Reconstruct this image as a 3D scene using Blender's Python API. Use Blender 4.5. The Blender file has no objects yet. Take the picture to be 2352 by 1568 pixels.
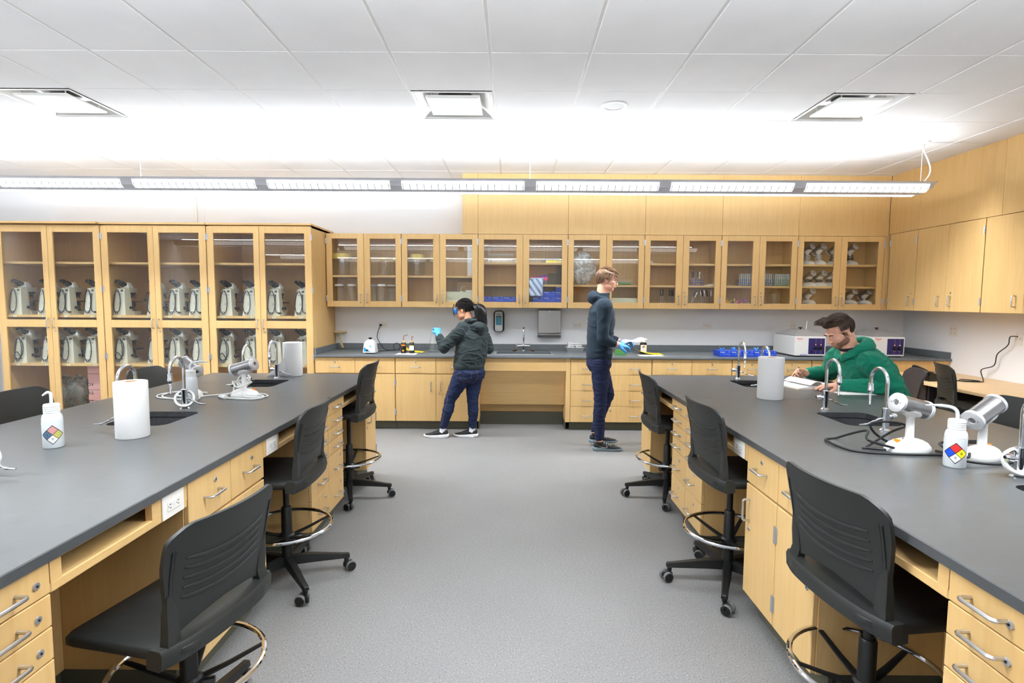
import bpy, bmesh, math, random
from math import sin, cos, pi, radians, sqrt, atan2, hypot
from mathutils import Vector, Matrix
random.seed(7)
SC = bpy.context.scene
COL = SC.collection

# ------------------------------------------------------------------ materials
def lin(c):
    return tuple((x/255/12.92 if x/255 <= .04045 else ((x/255+.055)/1.055)**2.4) for x in c)
def rgba(c): return (*lin(c), 1.0)
def nt(name):
    m = bpy.data.materials.new(name); m.use_nodes = True
    t = m.node_tree; b = t.nodes['Principled BSDF']
    return m, t, b
def mat(name, c, rough=.5, metal=0., spec=.5, coat=0., emit=None, es=0., trans=0., ior=1.45, sheen=0., noise=0., nscale=60., bump=0., bscale=200., aniso=0., sub=0.):
    m, t, b = nt(name); I = b.inputs
    I['Base Color'].default_value = rgba(c); I['Roughness'].default_value = rough; I['Metallic'].default_value = metal
    I['Specular IOR Level'].default_value = spec; I['Coat Weight'].default_value = coat
    I['Transmission Weight'].default_value = trans; I['IOR'].default_value = ior; I['Sheen Weight'].default_value = sheen
    if aniso: I['Anisotropic'].default_value = aniso
    if sub: I['Subsurface Weight'].default_value = sub; I['Subsurface Radius'].default_value = (.012, .005, .003); I['Subsurface Scale'].default_value = 1.
    if emit: I['Emission Color'].default_value = rgba(emit); I['Emission Strength'].default_value = es
    N, L = t.nodes, t.links
    if noise or bump:
        tc = N.new('ShaderNodeTexCoord')
    if noise:
        n = N.new('ShaderNodeTexNoise'); n.inputs['Scale'].default_value = nscale; n.inputs['Detail'].default_value = 4
        L.new(tc.outputs['Object'], n.inputs['Vector'])
        r = N.new('ShaderNodeValToRGB'); lo = [max(0, x*(1-noise)) for x in c]; hi = [min(255, x*(1+noise)) for x in c]
        r.color_ramp.elements[0].position = .3; r.color_ramp.elements[1].position = .7
        r.color_ramp.elements[0].color = rgba(lo); r.color_ramp.elements[1].color = rgba(hi)
        L.new(n.outputs['Fac'], r.inputs['Fac']); L.new(r.outputs['Color'], I['Base Color'])
    if bump:
        n2 = N.new('ShaderNodeTexNoise'); n2.inputs['Scale'].default_value = bscale; n2.inputs['Detail'].default_value = 3
        L.new(tc.outputs['Object'], n2.inputs['Vector'])
        bp = N.new('ShaderNodeBump'); bp.inputs['Strength'].default_value = bump; bp.inputs['Distance'].default_value = .002
        L.new(n2.outputs['Fac'], bp.inputs['Height']); L.new(bp.outputs['Normal'], I['Normal'])
    return m
def wood(name, c1, c2, horiz=False, rough=.42):
    m, t, b = nt(name); N, L = t.nodes, t.links
    g = N.new('ShaderNodeNewGeometry')
    mp = N.new('ShaderNodeMapping')
    mp.inputs['Scale'].default_value = (2.2, 9, 34) if horiz else (26, 26, 1.6)
    L.new(g.outputs['Position'], mp.inputs['Vector'])
    n = N.new('ShaderNodeTexNoise'); n.inputs['Scale'].default_value = 1.6; n.inputs['Detail'].default_value = 5; n.inputs['Distortion'].default_value = .6
    L.new(mp.outputs['Vector'], n.inputs['Vector'])
    n2 = N.new('ShaderNodeTexNoise'); n2.inputs['Scale'].default_value = 1.3; n2.inputs['Detail'].default_value = 2
    L.new(g.outputs['Position'], n2.inputs['Vector'])
    oi = N.new('ShaderNodeObjectInfo')
    mx = N.new('ShaderNodeMath'); mx.operation = 'MULTIPLY_ADD'; mx.inputs[1].default_value = .55; 
    L.new(n.outputs['Fac'], mx.inputs[0])
    m2 = N.new('ShaderNodeMath'); m2.operation = 'MULTIPLY_ADD'; m2.inputs[1].default_value = .30
    L.new(n2.outputs['Fac'], m2.inputs[0])
    m3 = N.new('ShaderNodeMath'); m3.operation = 'MULTIPLY'; m3.inputs[1].default_value = .16
    L.new(oi.outputs['Random'], m3.inputs[0]); L.new(m3.outputs[0], m2.inputs[2]); L.new(m2.outputs[0], mx.inputs[2])
    r = N.new('ShaderNodeValToRGB'); r.color_ramp.elements[0].position = .25; r.color_ramp.elements[1].position = .75
    r.color_ramp.elements[0].color = rgba(c1); r.color_ramp.elements[1].color = rgba(c2)
    L.new(mx.outputs[0], r.inputs['Fac']); L.new(r.outputs['Color'], b.inputs['Base Color'])
    b.inputs['Roughness'].default_value = rough; b.inputs['Specular IOR Level'].default_value = .35
    return m
def clear(name, tint=(255, 255, 255), rough=0.02, refl=1.0, ior=1.5):
    """thin clear glass: transparent with a fresnel reflection"""
    m = bpy.data.materials.new(name); m.use_nodes = True; t = m.node_tree; N, L = t.nodes, t.links
    N.remove(N['Principled BSDF'])
    tr = N.new('ShaderNodeBsdfTransparent'); tr.inputs['Color'].default_value = rgba(tint)
    gl = N.new('ShaderNodeBsdfGlossy'); gl.inputs['Roughness'].default_value = rough
    fr = N.new('ShaderNodeFresnel'); ge = N.new('ShaderNodeNewGeometry'); mr = N.new('ShaderNodeMapRange')
    mr.inputs[3].default_value = ior; mr.inputs[4].default_value = 1/ior; L.new(ge.outputs['Backfacing'], mr.inputs[0]); L.new(mr.outputs[0], fr.inputs['IOR'])
    mu = N.new('ShaderNodeMath'); mu.operation = 'MULTIPLY'; mu.inputs[1].default_value = refl; mu.use_clamp = True
    L.new(fr.outputs['Fac'], mu.inputs[0])
    mix = N.new('ShaderNodeMixShader')
    L.new(mu.outputs[0], mix.inputs['Fac']); L.new(tr.outputs[0], mix.inputs[1]); L.new(gl.outputs[0], mix.inputs[2])
    L.new(mix.outputs[0], N['Material Output'].inputs['Surface'])
    return m
def emis(name, c, s):
    m = bpy.data.materials.new(name); m.use_nodes = True; t = m.node_tree; N, L = t.nodes, t.links
    N.remove(N['Principled BSDF']); e = N.new('ShaderNodeEmission')
    e.inputs['Color'].default_value = rgba(c); e.inputs['Strength'].default_value = s
    L.new(e.outputs[0], N['Material Output'].inputs['Surface']); return m
def speckle(name, c, dark, light, scale, rough, spec=.3, bump=.0, amt=(.42, .6)):
    m, t, b = nt(name); N, L = t.nodes, t.links
    g = N.new('ShaderNodeNewGeometry')
    n = N.new('ShaderNodeTexNoise'); n.inputs['Scale'].default_value = scale; n.inputs['Detail'].default_value = 2.5; n.inputs['Roughness'].default_value = .65
    L.new(g.outputs['Position'], n.inputs['Vector'])
    r = N.new('ShaderNodeValToRGB'); e = r.color_ramp.elements
    e[0].position = .33; e[0].color = rgba(dark); e[1].position = .68; e[1].color = rgba(light)
    k = e.new(amt[0]); k.color = rgba(c); k = e.new(amt[1]); k.color = rgba(c)
    L.new(n.outputs['Fac'], r.inputs['Fac'])
    n2 = N.new('ShaderNodeTexNoise'); n2.inputs['Scale'].default_value = 1.1; n2.inputs['Detail'].default_value = 3
    L.new(g.outputs['Position'], n2.inputs['Vector'])
    mr = N.new('ShaderNodeMapRange'); mr.inputs[1].default_value = .3; mr.inputs[2].default_value = .7; mr.inputs[3].default_value = .93; mr.inputs[4].default_value = 1.05
    L.new(n2.outputs['Fac'], mr.inputs[0])
    mu = N.new('ShaderNodeVectorMath'); mu.operation = 'SCALE'
    L.new(r.outputs['Color'], mu.inputs[0]); L.new(mr.outputs[0], mu.inputs['Scale'])
    L.new(mu.outputs[0], b.inputs['Base Color'])
    b.inputs['Roughness'].default_value = rough; b.inputs['Specular IOR Level'].default_value = spec
    if bump:
        bp = N.new('ShaderNodeBump'); bp.inputs['Strength'].default_value = bump; bp.inputs['Distance'].default_value = .002
        L.new(n.outputs['Fac'], bp.inputs['Height']); L.new(bp.outputs['Normal'], b.inputs['Normal'])
    return m

M = {}
M['maple'] = wood('maple', (200, 161, 102), (218, 184, 127))
M['mapleh'] = wood('maple_cross', (200, 161, 102), (218, 184, 127), True)
M['desk'] = wood('desk_laminate', (214, 180, 132), (222, 190, 144), True)
M['tan'] = mat('raw_wood', (206, 180, 128), .6)
M['floor'] = speckle('speckled_rubber_floor', (121, 120, 119), (80, 79, 78), (158, 157, 156), 150, .55, .3, .12)
M['epoxy'] = speckle('epoxy_worktop', (72, 74, 75), (68, 70, 71), (76, 78, 79), 14, .31, .5)
M['rim'] = mat('sink_rim', (140, 146, 148), .35)
M['lidm'] = mat('bath_lid', (158, 158, 158), .35, .2)
M['epoxyw'] = speckle('epoxy_wall_worktop', (100, 105, 108), (94, 99, 102), (106, 111, 114), 14, .3, .5)
M['sink'] = speckle('cup_sink_stone', (52, 53, 55), (34, 35, 36), (80, 82, 84), 120, .5, .4)
M['wall'] = mat('wall_paint', (231, 232, 234), .7, bump=.05, bscale=300)
M['tile'] = speckle('ceiling_tile', (234, 233, 233), (225, 224, 224), (240, 239, 239), 160, .9, .1, .08)
M['tbar'] = mat('ceiling_grid', (222, 220, 216), .55)
M['white'] = mat('white_enamel', (224, 223, 220), .35)
M['whitep'] = mat('white_plastic', (222, 222, 218), .4)
M['ivory'] = mat('outlet_plate', (228, 224, 217), .45)
M['cream'] = mat('cream_plastic', (222, 224, 200), .45)
M['beige'] = mat('instrument_beige', (208, 206, 188), .45)
M['silver'] = mat('fixture_silver', (196, 196, 200), .38, .25)
M['alu'] = mat('brushed_aluminium', (205, 206, 208), .32, 1.)
M['chrome'] = mat('chrome', (222, 224, 228), .07, 1.)
M['steel'] = mat('stainless_steel', (172, 170, 166), .34, .9, aniso=.4)
M['hinge'] = mat('hinge_steel', (190, 190, 190), .42, .8)
M['black'] = mat('black_plastic', (16, 17, 17), .42)
M['blackr'] = mat('black_rubber', (22, 22, 23), .55)
M['shell'] = mat('chair_polymer', (37, 39, 38), .46, spec=.45, bump=.15, bscale=900)
M['shellb'] = mat('chair_polymer_brown', (56, 47, 46), .5, bump=.15, bscale=900)
M['grey'] = mat('grey_rubber', (98, 98, 98), .6)
M['kick'] = mat('rubber_base', (88, 88, 74), .55)
M['paper'] = mat('paper', (240, 239, 236), .8)
M['towel'] = mat('paper_towel', (222, 221, 219), .95, bump=.5, bscale=260)
M['yellow'] = mat('yellow_paper', (240, 216, 50), .7)
M['glass'] = clear('cabinet_glass', (253, 254, 253), .015, 1.)
M['jar'] = clear('jar_glass', (254, 255, 255), .03, .8, 1.5)
M['bag'] = mat('clear_bag', (225, 230, 232), .18, trans=.0, spec=.8)
M['pe'] = mat('translucent_polyethylene', (204, 208, 209), .35, sub=.0)
M['bluebox'] = mat('blue_glove_box', (32, 70, 186), .4)
M['bluebox2'] = mat('pale_blue_print', (120, 160, 235), .4)
M['purple'] = mat('purple_print', (120, 70, 170), .4)
M['blue'] = mat('nitrile_glove', (70, 150, 222), .5)
M['cyan'] = mat('cyan_print', (20, 160, 220), .4)
M['navy'] = mat('navy_panel', (38, 30, 92), .4)
M['orange'] = mat('orange_lens', (235, 140, 40), .35)
M['red'] = mat('red_print', (226, 44, 44), .45)
M['hblue'] = mat('hazard_blue', (20, 70, 190), .45)
M['hyel'] = mat('hazard_yellow', (240, 224, 30), .45)
M['pinkr'] = mat('faded_pink', (196, 140, 140), .5)
M['dblue'] = mat('faded_blue', (74, 98, 122), .5)
M['olive'] = mat('faded_yellow', (176, 172, 92), .5)
M['green'] = mat('green_plastic', (84, 136, 62), .45)
M['dgreen'] = mat('green_wire', (70, 130, 86), .45)
M['bwire'] = mat('blue_wire', (40, 84, 172), .4)
M['amber'] = mat('amber_bottle', (28, 20, 16), .18, spec=.6)
M['ambl'] = mat('amber_label', (226, 130, 32), .5)
M['copper'] = mat('brown_tube', (150, 92, 76), .4)
M['lidy'] = mat('yellow_lid', (216, 190, 96), .5)
M['pink'] = mat('pink_box', (226, 74, 120), .5)
M['card'] = mat('cardboard', (186, 150, 106), .8)
M['grid'] = mat('wire_basket', (120, 122, 112), .5, .5)
M['ltgrey'] = mat('light_grey', (190, 190, 188), .5)
M['duct'] = mat('duct_flex', (90, 90, 90), .5, .6, bump=1., bscale=90)
M['pinks'] = mat('pink_sign', (224, 168, 162), .7)
M['ink'] = mat('ink', (40, 36, 38), .6)
M['teal'] = mat('soap_liquid', (40, 130, 150), .15)
M['bronze'] = mat('bronze_lever', (120, 92, 60), .25, 1.)
M['skin'] = mat('skin', (218, 164, 138), .5, sub=.08, noise=.05, nscale=40)
M['skin2'] = mat('skin_tan', (206, 150, 118), .5, sub=.08)
M['lip'] = mat('lips', (196, 132, 114), .5)
M['hairb'] = mat('black_hair', (20, 17, 17), .38, spec=.5)
M['hairn'] = mat('brown_hair', (64, 48, 37), .62)
M['hairl'] = mat('light_brown_hair', (108, 78, 52), .5)
M['beard'] = mat('beard_stubble', (112, 74, 58), .8, noise=.25, nscale=500)
def veil(m, lo, hi, scale):
    t = m.node_tree; N, L = t.nodes, t.links; tc = N.new('ShaderNodeTexCoord'); n = N.new('ShaderNodeTexNoise'); n.inputs['Scale'].default_value = scale; n.inputs['Detail'].default_value = 4
    L.new(tc.outputs['Object'], n.inputs['Vector']); r = N.new('ShaderNodeMapRange'); r.inputs[1].default_value = .35; r.inputs[2].default_value = .65; r.inputs[3].default_value = lo; r.inputs[4].default_value = hi
    L.new(n.outputs['Fac'], r.inputs[0]); L.new(r.outputs[0], N['Principled BSDF'].inputs['Alpha']); return m
veil(M['beard'], .15, .9, 1100)
M['tubeg'] = mat('test_tube_glass', (226, 232, 232), .12, spec=.8); M['tubeg'].node_tree.nodes['Principled BSDF'].inputs['Alpha'].default_value = .34
M['film'] = veil(mat('plastic_film', (226, 230, 232), .22, spec=.8), .12, .75, 22)
M['filmg'] = veil(mat('plastic_film_grey', (128, 128, 120), .3, spec=.7), .25, .8, 14)
M['hood'] = mat('charcoal_fleece', (34, 43, 44), .95, sheen=.04, noise=.22, nscale=700, bump=.3, bscale=600)
M['green_f'] = mat('green_fleece', (2, 114, 88), .92, sheen=.04, bump=.25, bscale=600)
M['navy_f'] = mat('navy_fleece', (14, 32, 45), .92, sheen=.03, bump=.25, bscale=500)
M['denim'] = mat('dark_denim', (13, 29, 62), .85, noise=.25, nscale=90, bump=.3, bscale=800)
M['pants'] = mat('navy_trousers', (14, 24, 56), .88)
M['tee'] = mat('dark_tee', (40, 34, 42), .9)
M['shoe'] = mat('black_knit', (28, 28, 31), .75, bump=.4, bscale=700)
M['sole'] = mat('white_sole', (236, 236, 238), .55)
M['soleg'] = mat('grey_sole', (110, 128, 136), .55)
M['sock'] = mat('sock', (208, 210, 216), .9)
M['gog'] = mat('goggle_blue', (10, 96, 168), .15, spec=.8)
M['thread'] = mat('jeans_stitch', (150, 104, 66), .8)
M['lampw'] = emis('lamp_diffuser', (246, 250, 255), 2.2)
M['added_light_strip'] = emis('added_light_strip', (243, 249, 255), 66.)  # strong emitter for the strip added out of sight in the lamp housing
M['uplight'] = emis('uplight', (243, 249, 255), 36.)
M['led'] = emis('pilot_lamp', (255, 140, 60), 2.)

# ------------------------------------------------------------------ mesh builder
class MB:
    def __init__(s): s.v = []; s.f = []; s.m = []
    def add(s, vs, fs, k=0):
        o = len(s.v); s.v += [Vector(p) for p in vs]; s.f += [[i+o for i in f] for f in fs]; s.m += [k]*len(fs); return s
    def box(s, a, b, k=0):
        x0, x1 = sorted((a[0], b[0])); y0, y1 = sorted((a[1], b[1])); z0, z1 = sorted((a[2], b[2]))
        return s.add([(x0,y0,z0),(x1,y0,z0),(x1,y1,z0),(x0,y1,z0),(x0,y0,z1),(x1,y0,z1),(x1,y1,z1),(x0,y1,z1)],
              [(3,2,1,0),(4,5,6,7),(0,1,5,4),(1,2,6,5),(2,3,7,6),(3,0,4,7)], k)
    def cbox(s, a, b, c=.002, k=0):
        lo = [min(a[i], b[i]) for i in range(3)]; hi = [max(a[i], b[i]) for i in range(3)]
        c = min(c, min((hi[i]-lo[i])/2.2 for i in range(3)))
        vs = []; idx = {}
        for sx in (0,1):
            for sy in (0,1):
                for sz in (0,1):
                    p = [(hi if q else lo)[i] for i, q in enumerate((sx,sy,sz))]
                    for ax in range(3):
                        q = list(p)
                        for j in range(3):
                            if j != ax: q[j] += -c if (sx,sy,sz)[j] else c
                        idx[(sx,sy,sz,ax)] = len(vs); vs.append(q)
        F = []
        def I(t, ax): return idx[(*t, ax)]
        for ax in range(3):
            o = [j for j in range(3) if j != ax]
            for sd in (0,1):
                c4 = []
                for (p, q) in ((0,0),(1,0),(1,1),(0,1)):
                    t = [0,0,0]; t[ax] = sd; t[o[0]] = p; t[o[1]] = q; c4.append(I(tuple(t), ax))
                F.append(c4)
            for p in (0,1):
                for q in (0,1):
                    t0 = [0,0,0]; t0[o[0]] = p; t0[o[1]] = q; t1 = list(t0); t1[ax] = 1
                    F.append([I(tuple(t0),o[0]), I(tuple(t1),o[0]), I(tuple(t1),o[1]), I(tuple(t0),o[1])])
        for sx in (0,1):
            for sy in (0,1):
                for sz in (0,1): F.append([I((sx,sy,sz),a_) for a_ in range(3)])
        cen = (Vector(lo)+Vector(hi))/2
        G = []
        for f in F:
            P = [Vector(vs[i]) for i in f]; n = (P[1]-P[0]).cross(P[2]-P[0])
            if n.dot(sum(P, Vector())/len(P)-cen) < 0: f = f[::-1]
            G.append(f)
        return s.add(vs, G, k)
    def ring_loft(s, rings, cap=True, k=0, closed=False):
        n = len(rings[0]); vs = [p for r in rings for p in r]; fs = []
        m = len(rings)
        for i in range(m if closed else m-1):
            a = i*n; b = ((i+1) % m)*n
            for j in range(n): fs.append((a+j, a+(j+1)%n, b+(j+1)%n, b+j))
        if cap and not closed: fs.append(tuple(range(n-1,-1,-1))); fs.append(tuple((m-1)*n+j for j in range(n)))
        return s.add(vs, fs, k)
    def tube(s, pts, r, n=8, closed=False, k=0, flat=1., up=None):
        P = [Vector(p) for p in pts]; m = len(P); rr = r if isinstance(r, (list, tuple)) else [r]*m
        T = []
        for i in range(m):
            a = P[(i-1) % m] if (closed or i) else P[0]; b = P[(i+1) % m] if (closed or i < m-1) else P[-1]
            d = b-a; T.append(d.normalized() if d.length > 1e-9 else Vector((0,0,1)))
        u = Vector(up) if up else (Vector((0,0,1)) if abs(T[0].z) < .9 else Vector((1,0,0)))
        u = (u-T[0]*u.dot(T[0])).normalized(); R = []
        for i in range(m):
            u = u-T[i]*u.dot(T[i])
            u = u.normalized() if u.length > 1e-6 else T[i].orthogonal().normalized()
            w = T[i].cross(u)
            R.append([P[i]+(u*cos(2*pi*j/n)*flat+w*sin(2*pi*j/n))*rr[i] for j in range(n)])
        return s.ring_loft(R, True, k, closed)
    def cyl(s, a, b, r, n=16, r2=None, k=0): return s.tube([a, b], [r, r if r2 is None else r2], n, k=k)
    def lathe(s, prof, c=(0,0,0), n=20, axis='z', k=0, sx=1., sy=1.):
        c = Vector(c); R = []
        for r, h in prof:
            r = max(r, 1e-5); q = []
            for j in range(n):
                a = 2*pi*j/n; x, y = r*cos(a)*sx, r*sin(a)*sy
                q.append(c+(Vector((x,y,h)) if axis == 'z' else Vector((h,x,y)) if axis == 'x' else Vector((y,h,x))))
            R.append(q)
        return s.ring_loft(R, True, k)
    def prism(s, poly, d0, d1, axis='z', k=0):
        def P(p, d): return (p[0],p[1],d) if axis == 'z' else (d,p[0],p[1]) if axis == 'x' else (p[0],d,p[1])
        n = len(poly); vs = [P(p,d0) for p in poly]+[P(p,d1) for p in poly]
        return s.add(vs, [tuple(range(n-1,-1,-1)), tuple(range(n,2*n))]+[(i,(i+1)%n,n+(i+1)%n,n+i) for i in range(n)], k)
    def ell(s, c, r, n=14, m=9, k=0, rot=None):
        c = Vector(c); R = []
        for i in range(m+1):
            a = -pi/2+pi*i/m; q = []
            for j in range(n):
                b = 2*pi*j/n; p = Vector((r[0]*max(cos(a),1e-3)*cos(b), r[1]*max(cos(a),1e-3)*sin(b), r[2]*sin(a)))
                if rot: p = rot @ p
                q.append(c+p)
            R.append(q)
        return s.ring_loft(R, True, k)
    def xf(s, mtx): s.v = [mtx @ p for p in s.v]; return s
    def join(s, o, mtx=None):
        off = len(s.v); s.v += [(mtx @ p if mtx else p.copy()) for p in o.v]; s.f += [[i+off for i in f] for f in o.f]; s.m += o.m; return s
    def mesh(s, name, mats, off=(0,0,0), ang=35, fix=True):
        me = bpy.data.meshes.new(name); o = Vector(off)
        me.from_pydata([tuple(p-o) for p in s.v], [], s.f)
        for x in (mats if isinstance(mats, (list, tuple)) else [mats]): me.materials.append(M[x] if isinstance(x, str) else x)
        me.polygons.foreach_set('material_index', s.m)
        if fix:
            bm = bmesh.new(); bm.from_mesh(me); bmesh.ops.recalc_face_normals(bm, faces=bm.faces[:]); bm.to_mesh(me); bm.free()
        me.polygons.foreach_set('use_smooth', [True]*len(me.polygons))
        me.set_sharp_from_angle(angle=radians(ang)); me.update()
        return me

# ------------------------------------------------------------------ objects
def tag(o, label=None, cat=None, group=None, kind=None):
    if label: o['label'] = label
    if cat: o['category'] = cat
    if group: o['group'] = group
    if kind: o['kind'] = kind
    return o
def thing(name, label, cat, loc=(0,0,0), rz=0., group=None):
    o = bpy.data.objects.new(name, None); COL.objects.link(o); o.empty_display_size = .05
    o.location = loc; o.rotation_euler = (0,0,rz); return tag(o, label, cat, group)
def part(root, name, mb, mats, off=None, ang=35, label=None):
    """a mesh child; authored in world coordinates when off is the thing's location"""
    me = mb if isinstance(mb, bpy.types.Mesh) else mb.mesh(name, mats, off or (0,0,0), ang)
    o = bpy.data.objects.new(name, me); COL.objects.link(o); o.parent = root
    if label: o['label'] = label
    return o
def solo(name, mb, mats, label, cat, group=None, loc=(0,0,0), ang=35, rz=0.):
    """a thing that is one mesh; authored in world coordinates, origin moved to loc"""
    o = bpy.data.objects.new(name, mb.mesh(name, mats, loc, ang)); COL.objects.link(o); o.location = loc; o.rotation_euler = (0,0,rz)
    return tag(o, label, cat, group)
def struct(name, mb, mats, ang=35):
    o = bpy.data.objects.new(name, mb.mesh(name, mats, (0,0,0), ang)); COL.objects.link(o); o['kind'] = 'structure'; return o
def dup(root, loc=None, rz=None, label=None, group=None):
    def cp(o, par):
        c = o.copy(); COL.objects.link(c); c.parent = par
        for ch in o.children: cp(ch, c)
        return c
    r = cp(root, None)
    if loc is not None: r.location = loc
    if rz is not None: r.rotation_euler = (0,0,rz)
    if label: r['label'] = label
    if group: r['group'] = group
    return r
def text(body, size, mtx, mt, parent, name='lettering', off=(0,0,0), extr=.0004, bold=False, shear=0.):
    cu = bpy.data.curves.new(name, 'FONT'); cu.body = body; cu.size = size; cu.extrude = extr; cu.align_x = 'CENTER'; cu.align_y = 'CENTER'
    cu.resolution_u = 3; cu.shear = shear
    if bold: cu.offset = size*.018
    t = bpy.data.objects.new('tmp', cu); COL.objects.link(t)
    dg = bpy.context.evaluated_depsgraph_get(); me = bpy.data.meshes.new_from_object(t.evaluated_get(dg))
    bpy.data.objects.remove(t); bpy.data.curves.remove(cu)
    me.name = name; me.transform(Matrix.Translation(-Vector(off)) @ mtx); me.materials.clear(); me.materials.append(M[mt])
    o = bpy.data.objects.new(name, me); COL.objects.link(o); o.parent = parent; return o
def facing(p, n, up=(0,0,1)):
    """matrix that stands lettering at p facing along n"""
    n = Vector(n).normalized(); u = Vector(up); x = u.cross(n).normalized(); y = n.cross(x)
    return Matrix.Translation(Vector(p)) @ Matrix((x, y, n)).transposed().to_4x4()
def bez(ctrl, n=8, closed=False):
    """catmull-rom through the control points"""
    P = [Vector(p) for p in ctrl]; m = len(P); out = []
    for i in range(m if closed else m-1):
        p0 = P[(i-1)%m] if (closed or i) else P[0]; p1 = P[i]; p2 = P[(i+1)%m]; p3 = P[(i+2)%m] if (closed or i < m-2) else P[-1]
        for j in range(n):
            t = j/n; out.append(.5*((2*p1)+(p2-p0)*t+(2*p0-5*p1+4*p2-p3)*t*t+(3*p1-p0-3*p2+p3)*t**3))
    if not closed: out.append(P[-1])
    return out
def circ(c, r, n=32, nrm='z', a0=0., a1=2*pi, closed=True):
    out = []
    for i in range(n if closed else n+1):
        a = a0+(a1-a0)*i/n; x, y = r*cos(a), r*sin(a)
        out.append(Vector(c)+(Vector((x,y,0)) if nrm == 'z' else Vector((0,x,y)) if nrm == 'x' else Vector((x,0,y))))
    return out
class Face:
    """a cabinet front: u along the front, w up, n out towards the room"""
    def __init__(s, kind, at): s.k = kind; s.a = at
    def P(s, u, w, n=0.):
        return Vector((u, s.a-n, w)) if s.k == 'y' else Vector((s.a+n, u, w)) if s.k == '+x' else Vector((s.a-n, u, w))
    def N(s): return Vector((0,-1,0)) if s.k == 'y' else Vector((1,0,0)) if s.k == '+x' else Vector((-1,0,0))
    def U(s): return Vector((1,0,0)) if s.k == 'y' else Vector((0,1,0))
def pull(F, u, w, vert=False, L=.1, h=.034, r=.0052):
    d = Vector((0,0,1)) if vert else F.U(); c = F.P(u, w); n = F.N(); c0 = r*2.2; pts = [c-d*L/2-n*.002, c-d*L/2+n*(h-c0)]
    pts += [c-d*(L/2-c0*(1-cos(a)))+n*(h-c0+c0*sin(a)) for a in (pi/8, pi/4, 3*pi/8, pi/2)]
    q = [c+(c-p)+0*n for p in pts]
    q = [c+d*(-(p-c).dot(d))+n*((p-c).dot(n)) for p in pts][::-1]
    return MB().tube(pts+q, r, 8)
def keylock(F, u, w, r=.0105):
    p = F.P(u, w); n = F.N(); b = MB().cyl(p-n*.001, p+n*.004, r, 14, r*.9); b.cyl(p+n*.004, p+n*.0055, r*.28, 10, k=1); return b
def hinge(F, u, w, h=.066, wd=.02):
    b = MB(); a, c = F.P(u-wd/2, w-h/2, -.002), F.P(u+wd/2, w+h/2, .0035); b.cbox(a, c, .001)
    p, q = F.P(u, w-h/2-.003, .004), F.P(u, w+h/2+.003, .004); b.cyl(p, q, .005, 8); return b
def fb(b, F, u0, u1, w0, w1, n0, n1, c=0., k=0):
    (b.cbox(F.P(u0,w0,n0), F.P(u1,w1,n1), c, k) if c else b.box(F.P(u0,w0,n0), F.P(u1,w1,n1), k)); return b
def solid_door(root, off, F, u0, u1, w0, w1, handle=None, lock=None, hinges=(), name='door', hv=True, th=.019):
    g = .0016; d = part(root, name, fb(MB(), F, u0+g, u1-g, w0+g, w1-g, -th, 0, .0022), 'maple', off)
    for h in (handle if isinstance(handle, list) else [handle] if handle else []): part(d, 'handle', pull(F, h[0], h[1], hv), 'alu', off)
    if lock: part(d, 'lock', keylock(F, *lock), ['hinge', 'black'], off)
    for h in hinges: part(d, 'hinge', hinge(F, *h), 'hinge', off)
    return d
def glass_door(root, off, F, u0, u1, w0, w1, panes, stl, str_, handle=None, lock=None, hinges=()):
    g = .0016; b = MB(); u0 += g; u1 -= g; w0 += g; w1 -= g
    fb(b, F, u0, u0+stl, w0, w1, -.02, 0, .002); fb(b, F, u1-str_, u1, w0, w1, -.02, 0, .002)
    ws = [w0]+[q for p in panes for q in p]+[w1]
    for i in range(0, len(ws), 2): fb(b, F, u0+stl-.001, u1-str_+.001, ws[i], ws[i+1], -.02, -.0003, .002)
    d = part(root, 'door', b, 'maple', off)
    for p in panes: part(d, 'glass_pane', fb(MB(), F, u0+stl-.004, u1-str_+.004, p[0]-.004, p[1]+.004, -.014, -.010), 'glass', off)
    if handle: part(d, 'handle', pull(F, handle[0], handle[1], True), 'alu', off)
    if lock: part(d, 'lock', keylock(F, *lock), ['hinge', 'black'], off)
    for h in hinges: part(d, 'hinge', hinge(F, *h), 'hinge', off)
    return d

# ------------------------------------------------------------------ camera
FPX = 1246.92; PIT, YAW, ROL = .07649, .00143, .00641
def cam_axes():
    f = Vector((-sin(YAW)*cos(PIT), cos(YAW)*cos(PIT), -sin(PIT))); r = Vector((cos(YAW), sin(YAW), 0)); u = r.cross(f)
    return r*cos(ROL)+u*sin(ROL), u*cos(ROL)-r*sin(ROL), f
CR, CU, CF = cam_axes(); EYE = Vector((0, 0, 1.5))
def ray(px, py): return CR*((px-1176)/FPX)+CU*(-(py-784)/FPX)+CF
def atz(px, py, z): d = ray(px, py); return EYE+d*((z-1.5)/d.z)      # where a line of sight of the photo meets height z
def aty(px, py, y): d = ray(px, py); return EYE+d*(y/d.y)            # ... meets depth y
cd = bpy.data.cameras.new('camera'); cam = bpy.data.objects.new('camera', cd); COL.objects.link(cam)
cd.sensor_width = 36; cd.lens = FPX/2352*36; cd.clip_start = .05; cd.clip_end = 60
cam.matrix_world = Matrix.Translation(EYE) @ Matrix((CR, CU, -CF)).transposed().to_4x4()
SC.camera = cam
SC.view_settings.view_transform = 'Standard'; SC.view_settings.look = 'None'; SC.view_settings.gamma = 1; SC.view_settings.exposure = 1.02
SC.view_settings.use_curve_mapping = False
w = bpy.data.worlds.new('world'); SC.world = w; w.use_nodes = True; w.node_tree.nodes['Background'].inputs[0].default_value = (.02,.02,.02,1)
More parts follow.
